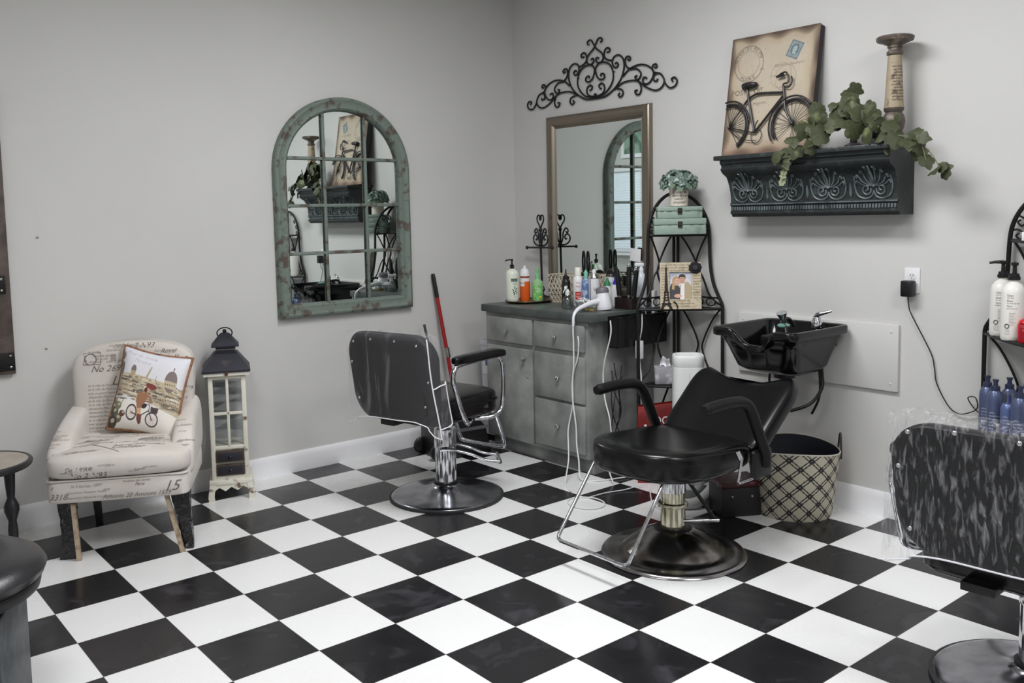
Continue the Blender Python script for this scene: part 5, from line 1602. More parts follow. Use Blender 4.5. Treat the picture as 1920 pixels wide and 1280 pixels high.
s.put((da < 0.15) & (db < 0.15) & ((da + db) > 0.06), (46, 44, 46))
s.put((da + db) <= 0.06, (150, 146, 138))
s.build('printed_side', mat_print('trellis_print', 0.8, (200, 0.3)), t, lambda x, y: basket_pt(2 * PI * x / Wd, y / Hd))
DK = mat('dark_lining', (40, 42, 50), 0.5)
MB().grid(lambda u, v: basket_pt(2 * PI * u, 0.015 + 0.985 * v, -0.004), 64, 8, closeu=True).build('lining', DK, t)
MB().lathe([(0, 0.004), (0.176, 0.004), (0.177, 0.0), (0, 0.0)], seg=40).build('bottom', DK, t)
MB().tube([basket_pt(2 * PI * i / 64, 1.0, -0.002) for i in range(64)], 0.0035, 6, closed=True).build('rim', mat('cream_piping', (206, 202, 190), 0.6), t)
for a0 in (R(-48), R(132)):
    pts = []
    for k in range(15):
        tt_ = k / 14
        p = basket_pt(a0 + (tt_ - .5) * 0.36, 0.88)
        pts.append(p + V((0.006 * math.cos(a0), 0.006 * math.sin(a0), 0.115 * math.sin(PI * tt_))))
    MB().tube(pts, 0.005, 8).build('handle', mat('dark_leather', (54, 48, 46), 0.5), t)
for a0 in (R(140),):
    MB().lathe([(0.022, 0), (0.022, 0.003), (0, 0.003)], basket_pt(a0, 0.72, -0.006), 18, Matrix.Rotation(a0, 3, 'Z') @ Matrix.Rotation(R(-90), 3, 'Y')).build('inner_patch', mat('grey_patch', (120, 120, 126), 0.6), t)

# ================================================================== LEFT OF THE CABINET
t = thing('white_bin', 'narrow white bin with a blue label in the gap left of grey cabinet', 'bin', (2.66, 0.30, 0))
mb = MB()
o1 = rrect(0.30, 0.17, 0.03, 4)
mb.rings([[V((x * k, y * k, z)) for x, y in o1] for k, z in ((0.9, 0.04), (1, 0.62), (1.03, 0.622), (1.03, 0.645), (0.98, 0.655))])
mb.build('bin_body', mat('grey_white_plastic', (206, 206, 214), 0.4), t)
MB().box((-0.152, 0.0, 0.50), (0.002, 0.075, 0.13)).build('label_card', WHITE_PLASTIC, t)
MB().box((-0.1535, 0.0, 0.52), (0.002, 0.03, 0.06), bev=0.0008).build('blue_mark', mat('blue_label_mark', (92, 110, 160), 0.5), t)
MB().box((0, 0, 0.02), (0.27, 0.15, 0.04)).build('dark_base', BLACK, t)
t = thing('dustpan', 'black upright dustpan on the floor behind the plastic covered styling chair', 'dustpan', (2.16, 0.21, 0), R(-8))
mb = MB()
mb.rings([[V((x, y, z)) for x, z in ((-0.16, 0.0), (0.20, 0.0), (0.16, 0.17), (0.06, 0.29), (-0.10, 0.29), (-0.16, 0.19))] for y in (-0.13, 0.13)])
bmesh.ops.bevel(mb.bm, geom=mb.bm.edges[:], offset=0.012, segments=2, profile=0.5, affect='EDGES')
mb.build('hood', BLACK, t)
MB().box((0.02, -0.132, 0.17), (0.30, 0.006, 0.02)).build('grey_band', mat('grey_band', (84, 84, 88), 0.5), t)
for yy in (-0.11, 0.11):
    MB().lathe([(0.045, -0.012), (0.05, -0.008), (0.05, 0.008), (0.045, 0.012)], (-0.165, yy, 0.052), 20, Matrix.Rotation(R(90), 3, 'X')).build('wheel', BLACK, t)
MB().tube([(-0.02, 0.06, 0.28), (-0.055, 0.16, 0.58), (-0.068, 0.22, 0.78)], 0.008, 10).build('handle', mat('dark_green_grip', (36, 52, 46), 0.4), t)
t = thing('broom', 'red handled broom leaning on the left wall with black grip', 'broom', (0, 0, 0))
top, bot = V((2.244, 0.500, 1.089)), V((2.322, 0.375, 0.20))
d_ = bot - top
MB().tube([top, top + d_ * 0.03, top + d_ * 0.17], [0.011, 0.0135, 0.0135], 12).build('grip', BLACK, t)
MB().tube([top + d_ * 0.17, bot], [0.0125, 0.0135], 12).build('pole', mat('red_painted_metal', (150, 34, 34), 0.3), t)
MB().tube([top + d_ * 0.53, top + d_ * 0.60], 0.019, 10).build('clip', CHROME_DULL, t)
mb = MB().box(bot + V((0.0, 0.0, -0.03)), (0.24, 0.05, 0.06), bev=0.008)
mb.build('broom_head', BLACK, t)
mb = MB()
for k in range(60):
    xx = -0.115 + 0.23 * (k % 20) / 19
    yy = (-0.016, 0, 0.016)[k // 20]
    mb.tube([bot + V((xx, yy, -0.05)), bot + V((xx * 1.15, yy * 1.6, -0.199))], 0.004, 5)
mb.build('bristles', mat('dark_bristle', (44, 42, 44), 0.7), t)

# ================================================================== STYLING CHAIRS
DCHROME = mat('polished_base_metal', (176, 176, 182), 0.18, 1.0, noise=(9, (140, 140, 148), 0.4, 0.65))
def styling_chair(label, loc, rz, lift, film, arm_y=0.278, back_h=0.435, back_z=0.683, group='plastic covered styling chairs'):
    t = thing('styling_chair', label, 'salon chair', loc, rz, group)
    b = MB().lathe([(0.288, 0.0), (0.292, 0.006), (0.286, 0.014), (0.278, 0.018), (0.262, 0.022), (0.2, 0.03), (0.13, 0.042), (0.085, 0.056), (0.068, 0.066), (0.064, 0.072), (0, 0.072)], seg=64).build('base_plate', DCHROME, t)
    MB().lathe([(0.284, 0.0), (0.297, 0.0), (0.298, 0.010), (0.290, 0.0135)], seg=64).build('rubber_rim', mat('rubber', (40, 40, 42), 0.6), b)
    MB().lathe([(0.062, 0.066), (0.066, 0.07), (0.066, 0.082), (0.057, 0.084)], seg=32).build('collar', BLACK, b)
    c = MB()
    n = 40
    prof = [(0.0545, 0.08), (0.0545, 0.26), (0.0575, 0.262), (0.0575, 0.355 + lift), (0.054, 0.362 + lift), (0.03, 0.365 + lift), (0, 0.365 + lift)]
    c.lathe(prof, seg=40)
    c.build('hydraulic_column', CHROME, t)
    MB().lathe([(0.02, 0.36 + lift), (0.02, 0.425 + lift), (0.03, 0.43 + lift), (0.03, 0.44 + lift)], seg=20).build('piston', BLACK, t)
    # pump pedal: two rods either side of the column and a cross bar
    pd = MB()
    a_ = R(-46)
    f = V((math.cos(a_), math.sin(a_), 0)); s_ = V((-math.sin(a_), math.cos(a_), 0))
    for sg in (1, -1):
        pd.tube(spline([s_ * 0.066 * sg - f * 0.03 + V((0, 0, 0.26)), s_ * 0.072 * sg + f * 0.02 + V((0, 0, 0.262)), s_ * 0.072 * sg + f * 0.12 + V((0, 0, 0.235)), s_ * 0.072 * sg + f * 0.2 + V((0, 0, 0.20)), s_ * 0.07 * sg + f * 0.275 + V((0, 0, 0.188))], 5), 0.008, 10)
    pd.tube([s_ * 0.075 + f * 0.275 + V((0, 0, 0.19)), s_ * -0.075 + f * 0.275 + V((0, 0, 0.186))], 0.011, 12)
    pd.build('pump_pedal', CHROME, t)
    z0 = lift
    st = MB().sbox((-0.075, 0, 0.505 + z0), (0.52, 0.48, 0.135), 0.32, 56, 24, lambda q, p: V((p.x, p.y, p.z + (0.012 * (1 - q.x * q.x) * (1 - q.y * q.y) if q.z > 0 else 0)))).build('seat', VINYL, t)
    MB().tube([V((-0.075 + x, y, 0.515 + z0)) for x, y in rrect(0.518, 0.478, 0.07, 8)], 0.004, 6, closed=True).build('piping', VINYL_SOFT, st)
    MB().box((-0.05, 0, 0.438 + z0), (0.26, 0.22, 0.02), bev=0.004).build('seat_plate', BLACK, t)
    # back shell
    def bx(y, z):
        return -0.352 - (z - 0.46) * 0.10 + 0.22 * y * y
    zc, bw_, bh2 = back_z + z0, 0.555, back_h
    def shell(inset, off):
        ol = rrect(bw_ - 2 * inset, bh2 - 2 * inset, 0.115, 10)
        return [V((bx(y, z + zc - z0) + off, y * (1 - 0.10 * (1 if z < 0 else 0) * (-z / 0.22)), z + zc)) for y, z in ol]
    bk = MB().rings([shell(0.03, 0.047), shell(0.012, 0.04), shell(0.002, 0.022), shell(0.0, 0.0), shell(0.0, -0.02), shell(0.006, -0.03), shell(0.02, -0.034)]).build('backrest', VINYL_SOFT, t)
    for y, z in ((-0.2, 0.17), (-0.07, 0.185), (0.09, 0.185), (0.22, 0.165), (0.25, 0.06), (-0.25, 0.0), (-0.22, -0.12), (0.22, -0.12)):
        MB().ball((bx(y, z + zc - z0) - 0.0345, y, z + zc), (0.004, 0.007, 0.007), 10).build('screw', CHROME, bk)
    MB().box((-0.33, 0.04, 0.456 + z0), (0.10, 0.09, 0.026), bev=0.004).build('back_bracket', BLACK, t)
    for sg in (1, -1):
        y = arm_y * sg
        fr_ = spline([(-0.03, y * .72, 0.433 + z0), (-0.11, y * .9, 0.435 + z0), (-0.155, y, 0.452 + z0), (-0.185, y, 0.50 + z0), (-0.225, y, 0.60 + z0), (-0.25, y, 0.675 + z0), (-0.235, y, 0.725 + z0), (-0.19, y, 0.742 + z0), (0.0, y, 0.748 + z0), (0.09, y, 0.744 + z0), (0.13, y, 0.715 + z0), (0.142, y, 0.64 + z0), (0.138, y, 0.53 + z0), (0.115, y, 0.465 + z0), (0.06, y * .92, 0.437 + z0), (0.0, y * .72, 0.433 + z0)], 6)
        af = MB().tube(fr_, 0.0125, 12).build('arm_frame', CHROME, t)
        pd_ = MB().sbox((-0.045, y, 0.764 + z0), (0.40, 0.056, 0.044), 0.45, 40, 14, lambda q, p: V((p.x, p.y, p.z - (0.03 * max(0, q.x - 0.6) ** 1.2 if q.x > .6 else 0)))).build('arm_pad', VINYL, t)
    # foot rest
    fr_ = [(0.13, -0.16, 0.44), (0.20, -0.165, 0.43), (0.26, -0.16, 0.33), (0.30, -0.155, 0.235), (0.302, -0.135, 0.215), (0.302, 0.0, 0.21), (0.302, 0.13, 0.215), (0.298, 0.15, 0.235), (0.26, 0.155, 0.33), (0.20, 0.16, 0.43), (0.13, 0.155, 0.44)]
    pts = []
    MB().tube(spline([V((x, y, z + z0)) for x, y, z in fr_], 5), 0.0115, 12).build('footrest', CHROME, t)
    # clear cover: a bag pulled down over the back
    zt, zb = back_z + 0.229 + z0, back_z - back_h / 2 - 0.012 + z0
    rows = 26
    rg_ = random.Random(len(label) * 7 + 3)
    ph = [rg_.uniform(0, 6.28) for _ in range(6)]
    amp = 0.006 if film is FILM_CRINKLE else 0.004
    def bag(u, v):
        a = u * 2 * PI
        z = zt - (zt - zb) * v
        # outline of the bag at this height: wide rounded slab
        wy = 0.292 - 0.015 * (1 - v) + 0.016 * v
        wx = 0.058 + 0.014 * v
        if v < 0.08:
            k_ = math.sqrt(max(0.0, 1 - (1 - v / 0.08) ** 2))
            wy *= 0.86 + 0.14 * k_
            wx *= 0.35 + 0.65 * k_
        ca, sa = math.cos(a), math.sin(a)
        p_ = 0.38
        x = math.copysign(abs(ca) ** p_, ca) * wx
        y = math.copysign(abs(sa) ** p_, sa) * wy
        w_ = amp * (math.sin(7 * a + ph[0] + 3 * v) + math.sin(11 * a + ph[1] - 6 * v) + 0.6 * math.sin(19 * a + ph[2] + 4 * v)) * (0.3 + v)
        zz = z - (0.02 * math.sin(3 * a + ph[3]) + 0.02 * math.sin(2 * a + ph[4])) * v ** 6
        return V((bx(y * 0.9, z - z0) + 0.004 + x * (1 + w_ * 6), y + w_ * 0.9, zz))
    cv = MB().grid(bag, 96, rows, closeu=True)
    top_ring = [bag(i / 96, 0) for i in range(96)]
    cv._add(top_ring, [tuple(range(96))])
    cvo = cv.build('plastic_cover', film, t, ang=80)
    SE = mat('white_seam_tape', (228, 228, 232), 0.4)
    sm = MB()
    def bp(ang_deg, v):
        return bag((ang_deg % 360) / 360, v) * 1.0
    sm.tube([bp(248, v / 20) + V((-0.003, -0.002, 0)) for v in range(1, 21)], 0.0035, 6)
    sm.tube([bp(248 - k * 2.4, 1.0) + V((-0.002, 0, 0)) for k in range(58)], 0.0026, 6)
    sm.tube([bp(248 + k * 2.4, 0.56 - 0.0035 * k) + V((0, -0.003, 0)) for k in range(16)], 0.003, 6)
    sm.tube([bp(286, 0.505 + v * 0.021) + V((0.0, -0.003, 0)) for v in range(21)], 0.003, 6)
    sm.tube([bp(248 + k * 2.4, 0.925) + V((0, -0.002, 0)) for k in range(17)], 0.003, 6)
    sm.build('seam', SE, cvo)
    return t
FILM = mat_film('clear_plastic_film', 5.0, 0.57, 0.72, stretch=(1.2, 1.8, 0.28), bumps=0.35, base=0.06, top=0.45)
FILM_CRINKLE = mat_film('crinkled_plastic_film', 42, 0.5, 0.74, stretch=(1.4, 1.6, 0.4), bumps=1.0, base=0.035, top=0.40)
styling_chair('styling chair in the room centre with smooth plastic covered back and red broom behind it', (1.625, -0.447, 0), R(13), 0.0, FILM)
styling_chair('styling chair at right front with crinkled plastic over its back, cut by the picture edge', (1.824, -3.181, 0), R(2), -0.05, FILM_CRINKLE, 0.335, 0.385, 0.705)

# ================================================================== SHAMPOO CHAIR
t = thing('shampoo_chair', 'black reclining shampoo chair with chrome foot loop in front of the basin', 'salon chair', (1.872, -1.745, 0), R(180))
SBASE = mat('dark_polished_steel', (168, 166, 166), 0.2, 1.0, noise=(7, (110, 104, 100), 0.42, 0.62))
MB().lathe([(0.302, 0.0), (0.306, 0.004), (0.300, 0.012), (0.285, 0.016), (0.262, 0.018), (0.222, 0.021), (0.208, 0.034), (0.18, 0.058), (0.13, 0.09), (0.095, 0.105), (0.085, 0.11), (0.075, 0.112), (0, 0.112)], seg=72).build('base_dome', SBASE, t)
MB().lathe([(0.078, 0.108), (0.08, 0.114), (0.07, 0.12), (0.056, 0.121)], seg=32).build('base_collar', BLACK, t)
BRASSY = mat('tarnished_chrome', (206, 202, 182), 0.2, 1.0, noise=(12, (150, 146, 118), 0.45, 0.65))
MB().lathe([(0.052, 0.115), (0.052, 0.205), (0.062, 0.208), (0.064, 0.215), (0.062, 0.222), (0.051, 0.225), (0.051, 0.27)], seg=40).build('lower_column', BRASSY, t)
c = MB()
c.rings([[V((r_ * math.cos(2 * PI * k / 96), r_ * math.sin(2 * PI * k / 96), z)) for k, r_ in ((k, (0.0545 if (k // 2) % 2 else 0.0525)) for k in range(96))] for z in (0.27, 0.335)])
c.build('ribbed_column', CHROME, t)
MB().lathe([(0.057, 0.334), (0.057, 0.345), (0.04, 0.352), (0.036, 0.36), (0.05, 0.375), (0.09, 0.38), (0.09, 0.388), (0, 0.388)], seg=32).build('swivel_cap', BLACK, t)
wl = lambda x, y, z: V((1.872 - x, -1.745 - y, z))       # world -> local
pd = MB()
pd.tube([wl(1.835, -1.70, 0.315), wl(1.872, -1.785, 0.16), wl(1.878, -1.79, 0.145)], 0.008, 8)
pd.tube([wl(1.915, -1.79, 0.315), wl(1.985, -1.87, 0.16), wl(1.99, -1.878, 0.15)], 0.008, 8)
pd.build('pedal_rods', BLACK, t)
MB().tube([wl(1.862, -1.775, 0.148), wl(1.998, -1.888, 0.148)], 0.0085, 10).build('pump_pedal', CHROME, t)
MB().lathe([(0.012, -0.02), (0.012, 0.02)], wl(1.82, -1.70, 0.32), 14, Matrix.Rotation(R(90), 3, 'X')).build('pedal_pivot', BLACK, t)
def seatfn(q, p):
    # rounded nose, slightly dished top
    w_ = 1 - 0.22 * max(0, q.x - 0.25) ** 2
    dz = 0.0
    if q.z > 0:
        dz = -0.012 * (1 - min(1, abs(q.y) * 1.2) ** 2) * (1 - q.x * q.x) + 0.018 * max(0, q.x) - 0.03 * max(0, -q.x) * 0.5
    return V((p.x - 0.05 * (abs(q.y) ** 2.2) * max(0, q.x), p.y * w_, p.z + dz - (0.012 * (1 - abs(q.x)) if q.z < 0 else 0)))
MB().sbox((0.035, 0.0, 0.445), (0.60, 0.53, 0.125), 0.42, 64, 26, seatfn).build('seat', VINYL, t)
MB().box((0.02, 0, 0.385), (0.34, 0.30, 0.03), bev=0.006).build('seat_frame', BLACK, t)
MB().tube([(-0.02, -0.14, 0.355), (0.04, 0.16, 0.345)], 0.014, 10).build('recline_strut', mat('grey_strut', (150, 152, 154), 0.35, 0.3), t)
def backfn(q, p):
    top = max(0.0, q.z)
    dip = 0.062 * top * max(0.0, 1 - (abs(q.y) / 0.8) ** 2)
    horn = 0.0
    y = p.y * (1 + 0.03 * top)
    bow = (-0.03 if q.x > 0 else 0.0) * (1 - q.y * q.y)
    return V((p.x + bow, y, p.z - dip))
tilt = Matrix.Rotation(R(-50), 3, 'Y')
bb = MB().sbox((0, 0, 0.22), (0.105, 0.525, 0.47), 0.38, 64, 30, backfn)
bb.deform(lambda c_: tilt @ c_ + V((-0.215, 0, 0.415)))
bb.build('backrest', VINYL, t)
for sg, yy in ((1, 0.29), (-1, -0.285)):
    ar = MB()
    p_ = spline([V((0.165, yy, 0.684)), V((0.10, yy, 0.688)), V((0.02, yy, 0.69)), V((-0.075, yy, 0.682)), V((-0.125, yy, 0.655)), V((-0.165, yy, 0.59)), V((-0.205, yy, 0.51)), V((-0.24, yy, 0.44)), V((-0.25, yy * .97, 0.39))], 6)
    rr_ = []
    ar.tube(p_, [0.019 if i < 2 else 0.024 for i in range(len(p_))], 12)
    ar.build('armrest', VINYL_SOFT, t)
    MB().box((-0.235, yy * 0.94, 0.40), (0.13, 0.026, 0.12), bev=0.012, seg=3).build('side_plate', BLACK, t)
mb = MB().tube(spline([wl(1.905, -2.045, 0.49), wl(1.91, -2.06, 0.46)], 3), 0.011, 10)
mb.build('lever_hub', CHROME, t)
MB().tube([wl(1.912, -2.062, 0.465), wl(1.89, -2.06, 0.372), wl(1.90, -2.06, 0.366), wl(1.985, -2.06, 0.367)], 0.0058, 10).build('recline_lever', CHROME, t)
fr_ = [wl(1.665, -1.50, 0.405), wl(1.440, -1.495, 0.115), wl(1.434, -1.50, 0.104), wl(1.428, -1.52, 0.10), wl(1.424, -1.865, 0.10), wl(1.426, -1.885, 0.104), wl(1.434, -1.892, 0.115), wl(1.64, -1.90, 0.40)]
MB().tube(fr_, 0.0078, 12).build('foot_loop', CHROME, t)
for yy, xx in ((-1.50, 1.665), (-1.90, 1.64)):
    MB().tube([wl(xx, yy, 0.405), wl(xx + 0.13, yy * 0.97 - 0.05, 0.40)], 0.0085, 8).build('loop_bracket', BLACK, t)
MB().box(wl(1.745, -1.62, 0.365), (0.05, 0.04, 0.05), bev=0.004).build('latch_block', BLACK, t)

# ================================================================== ARMCHAIR
FAB = mat('cream_script_fabric', (214, 208, 202), 0.85, noise=(5, (205, 197, 189), 0.4, 0.65), bump=(420, 0.15), sheen=0.1)
PR1 = mat('grey_print_ink', (118, 108, 104), 0.85)
PR2 = mat('faint_print_ink', (156, 147, 140), 0.85)
t = thing('armchair', 'cream armchair with French script print and dark wrapped legs against left wall', 'armchair', (0.197, 0.062, 0), R(-27.5))
rnd.seed(31)
def scribble(mb, n, fnmap, w, h, size=(0.012, 0.02)):
    words = ['Mademoiselle', 'souvenir', 'la lettre', 'avec amour', 'Paris', 'votre ami', 'le jardin', 'monsieur', 'toujours', 'janvier', 'dans la nuit', 'bonne annee']
    for _ in range(n):
        lettering(mb, rnd.choice(words), rnd.uniform(*size), (lambda x0, y0: (lambda x, y: fnmap(x0 + x, y0 + y)))(rnd.uniform(0, w * 0.8), rnd.uniform(0, h)), shear=0.45)
def lines(mb, lst, fnmap, shear=0.4):
    for body, size, x0, y0 in lst:
        lettering(mb, body, size, (lambda x0, y0: (lambda x, y: fnmap(x0 + x, y0 + y)))(x0, y0), shear=shear)
# apron
ab = MB().sbox((0, -0.015, 0.308), (0.585, 0.565, 0.100), 0.14, 64, 14)
tr_ = ab.bvh()
ap_ = ab.build('seat_base', FAB, t)
fm = onto(tr_, (-0.29, -0.25, 0.258), (1, 0, 0), (0, 0, 1))
mb = MB()
lines(mb, [('3318', 0.036, 0.012, 0.022), ('Paris', 0.02, 0.36, 0.062), ('Amonts 20 Amount 1559', 0.027, 0.225, 0.014), ('15', 0.066, 0.475, 0.028), ('il', 0.02, 0.02, 0.066)], fm)
mb.build('printed_lettering', PR1, ap_)
mb = MB()
lines(mb, [('Exposition Francaise Royale', 0.014, 0.085, 0.045), ('Exposition Generale Universelle', 0.014, 0.085, 0.022), ('N 4 bureau 1897', 0.018, 0.10, 0.07), ('Recettes des ventes', 0.014, 0.31, 0.08), ('rue', 0.02, 0.23, 0.05)], fm)
mb.build('faint_lettering', PR2, ap_)
# cushion
def cush(q, p):
    z = p.z
    if q.z > 0:
        z += 0.035 * (1 - q.x ** 2) * (1 - 0.6 * q.y ** 2)
    return V((p.x, p.y + (0.015 * (1 - abs(q.z)) * (-1 if q.y < 0 else 0)), z))
cu = MB().sbox((0, -0.035, 0.408), (0.60, 0.55, 0.10), 0.33, 72, 24, cush)
tr_ = cu.bvh()
cu_ = cu.build('seat_cushion', FAB, t)
fm = onto(tr_, (-0.29, -0.28, 0.362), (1, 0, 0), (0, 0, 1))
ft = onto(tr_, (-0.28, -0.30, 0.42), (1, 0, 0), (0, 1, 0))
mb = MB()
lines(mb, [('No 2 N931', 0.036, 0.10, 0.008), ('De 1 YAR', 0.026, 0.085, 0.042)], fm)
lines(mb, [('Cmlldor', 0.04, 0.25, 0.05), ('llllloy', 0.05, 0.34, 0.16), ('Mon cher', 0.03, 0.10, 0.18)], ft)
mb.build('printed_lettering', PR1, cu_)
mb = MB()
scribble(mb, 55, lambda x, y: ft(x + 0.03, y + 0.03), 0.5, 0.40, (0.014, 0.028))
scribble(mb, 8, lambda x, y: fm(x + 0.02, y), 0.5, 0.06, (0.012, 0.02))
mb.tube([ft(0.16 + 0.010 * k, 0.12 - 0.008 * k) for k in range(14)], 0.0016, 5)
mb.tube([ft(x, y) for x, y in ((0.38, 0.12), (0.50, 0.12), (0.51, 0.16), (0.39, 0.16))], 0.0012, 5, closed=True)
mb.build('faint_lettering', PR2, cu_)
MB().tube([(x, y - 0.015, 0.359) for x, y in rrect(0.576, 0.560, 0.03, 5)], 0.0045, 6, closed=True).build('piping', FAB, t)
# back
def bkfn(q, p):
    z = p.z + (0.052 * (1 - q.x ** 2) if q.z > 0 else 0)
    x = p.x * (1 + 0.05 * max(0, q.z) - 0.05 * max(0, -q.z))
    y = p.y + (z + 0.215) * 0.16 - 0.015 * (1 - q.x ** 2) * (1 if q.y < 0 else 0)
    return V((x, y, z))
ba = MB().sbox((0, 0.185, 0.615), (0.54, 0.135, 0.44), 0.30, 72, 34, bkfn)
tr_ = ba.bvh()
ba_ = ba.build('backrest', FAB, t)
fb = onto(tr_, (-0.27, 0.12, 0.43), (1, 0, 0), (0, 0.16, 1))
mb = MB()
lines(mb, [('No 26967', 0.042, 0.085, 0.325), ('Legn', 0.062, 0.175, 0.26), ('No 2 N931', 0.036, 0.22, 0.43), ('allot', 0.05, 0.43, 0.355), ('Royal', 0.03, 0.40, 0.40)], fb)
mb.build('printed_lettering', PR1, ba_)
mb = MB()
for k in range(13):
    lines(mb, [(rnd.choice(['Alexandre Maurice Joseph', 'en la ville de Paris le jour', 'avec un grand nombre de']), 0.015, 0.07, 0.04 + k * 0.018)], fb)
scribble(mb, 16, lambda x, y: fb(x + 0.05, y + 0.36), 0.42, 0.09, (0.012, 0.022))
scribble(mb, 10, lambda x, y: fb(x + 0.40, y + 0.08), 0.12, 0.25, (0.012, 0.018))
mb._add([fb(x, y) for x, y in ((0.055, 0.375), (0.20, 0.375), (0.20, 0.405), (0.055, 0.405))], [(0, 1, 2, 3)])
mb.build('faint_lettering', PR2, ba_)
mb = MB()
mb.tube([fb(0.085 + 0.026 * math.cos(a_), 0.385 + 0.026 * math.sin(a_)) for a_ in [2 * PI * i / 20 for i in range(20)]], 0.002, 5, closed=True)
mb.tube([fb(x, y) for x, y in ((0.052, 0.36), (0.13, 0.36), (0.13, 0.415), (0.052, 0.415))], 0.0016, 5, closed=True)
mb.build('printed_stamp', PR1, ba_)
# sloping arms
for sg in (-1, 1):
    def armf(u, v):
        # u along from the back (0) to the front (1); v round the section
        yy = 0.24 - 0.47 * u
        top_ = 0.605 - 0.07 * u - 0.075 * u ** 3
        if u > 0.86:
            top_ -= 0.05 * ((u - 0.86) / 0.14) ** 2
        w_ = 0.052
        zc_ = (top_ + 0.33) / 2
        hh = (top_ - 0.33) / 2
        a = 2 * PI * v
        ca, sa = math.cos(a), math.sin(a)
        e_ = 0.55
        k = 1 if u < 0.9 else math.sqrt(max(0.02, 1 - ((u - 0.9) / 0.1) ** 2 * 0.85))
        return V((sg * (0.246 + 0.012 * u) + w_ * k * math.copysign(abs(ca) ** e_, ca), yy, zc_ + hh * (0.7 + 0.3 * k) * math.copysign(abs(sa) ** e_, sa)))
    arm = MB()
    arm.rings([[armf(i / 24, j / 28) for j in range(28)] for i in range(25)])
    tr_ = arm.bvh()
    ao = arm.build('armrest', FAB, t)
    mb = MB()
    fa_ = onto(tr_, (sg * 0.262 - 0.03, -0.20, 0.42), (1, 0, 0), (0, 0.5, 1))
    scribble(mb, 9, lambda x, y: fa_(x - 0.02, y + 0.0), 0.04, 0.2, (0.01, 0.016))
    mb.build('faint_lettering', PR2, ao)
# legs
WRAP = mat('black_plastic_wrap', (20, 19, 22), 0.16, 0, 0.7, noise=(30, (120, 120, 126), 0.6, 0.72, 8), bump=(30, 1.0))
TANW = mat('pale_tan_wood', (176, 158, 136), 0.6, noise=(30, (140, 116, 94), 0.5, 0.66))
for sg in (-1, 1):
    lg = MB()
    x0 = 0.236 * sg
    if sg < 0:
        sec = [(-0.262, -0.185, 0.26), (-0.252, -0.188, 0.18), (-0.25, -0.19, 0.08), (-0.262, -0.185, 0.0)]
    else:
        sec = [(0.205, 0.285, 0.26), (0.222, 0.288, 0.18), (0.242, 0.29, 0.08), (0.236, 0.292, 0.0)]
    lg.rings([[V((xa, -0.245, z)), V((xb, -0.245, z)), V((xb, -0.205, z)), V((xa, -0.205, z))] for xa, xb, z in sec])
    bmesh.ops.subdivide_edges(lg.bm, edges=lg.bm.edges[:], cuts=3, use_grid_fill=True)
    lg.deform(lambda c_: c_ + V((rnd.uniform(-.003, .003), rnd.uniform(-.003, .003), 0)))
    l_ = lg.build('leg', WRAP, t)
    tw = MB()
    if sg < 0:
        q0, q1 = V((-0.192, -0.262, 0.25)), V((-0.178, -0.272, 0.0))
    else:
        q0, q1 = V((0.19, -0.258, 0.262)), V((0.25, -0.275, 0.0))
    tw.rings([[q + V((dx, dy, 0)) for dx, dy in ((-.009, -.008), (.009, -.008), (.009, .012), (-.009, .012))] for q in (q0, (q0 + q1) / 2, q1)])
    tw.build('wooden_strip', TANW, l_)
    MB().tube([(0.215 * sg, 0.225, 0.262), (0.205 * sg, 0.245, 0.0)], [0.024, 0.017], 8).build('leg', mat('dark_wood_leg', (28, 24, 26), 0.4), t)

# ---- pillow
t = thing('pillow', 'square pillow with woman on bicycle by a domed city and rust border, on armchair', 'pillow', (0, 0, 0))
PS = 0.40
pc = V((0.19, 0.062, 0)) + Matrix.Rotation(R(-27.5), 3, 'Z') @ V((0.10, 0.062, 0.655))
tt_ = Matrix.Rotation(R(-27.5 - 6), 3, 'Z') @ Matrix.Rotation(R(-22), 3, 'X')
rollm = Matrix.Rotation(R(-11), 2)
def pil(x, y, side=1):
    """x, y in 0..PS on the cloth"""
    u, v = 2 * x / PS - 1, 2 * y / PS - 1
    pinch = 0.085
    px_ = (PS / 2) * u * (1 - pinch * (1 - v * v) * abs(u) ** 2)
    py_ = (PS / 2) * v * (1 - pinch * (1 - u * u) * abs(v) ** 2)
    th = 0.062 * ((1 - u ** 4) * (1 - v ** 4)) ** 0.55
    q = rollm @ V((px_, py_))
    return pc + tt_ @ V((q.x * 0.80, -th * side, q.y))
s = Sheet(PS, PS, 0.0019, (226, 222, 224))
s.put(np.clip((s.Y - 0.2) / 0.2, 0, 1), (214, 218, 230), 0.6)
s.poly([(0, 0), (PS, 0), (PS, 0.15), (0.25, 0.11), (0, 0.17)], (230, 226, 218))
def skew(x, y):
    return y - 0.10 * (x - 0.2)
rg = np.random.default_rng(9)
s.poly([(0, 0.17), (0, 0.265), (0.10, 0.268), (0.2, 0.26), (0.30, 0.25), (PS, 0.235), (PS, 0.105), (0.3, 0.125), (0.2, 0.15), (0.1, 0.165)], (196, 182, 156))
for k in range(150):
    x0 = rg.uniform(0, PS)
    y0_ = rg.uniform(0.14, 0.255) - 0.1 * (x0 - .1) * .6
    w_ = rg.uniform(0.012, 0.06)
    c_ = [(120, 106, 92), (92, 82, 80), (222, 214, 196), (168, 148, 122), (146, 140, 134)][rg.integers(5)]
    s.poly([(x0, y0_), (x0 + w_, y0_ - w_ * .08), (x0 + w_, y0_ - w_ * .08 + rg.uniform(.003, .010)), (x0, y0_ + rg.uniform(.003, .010))], c_, 0.8)
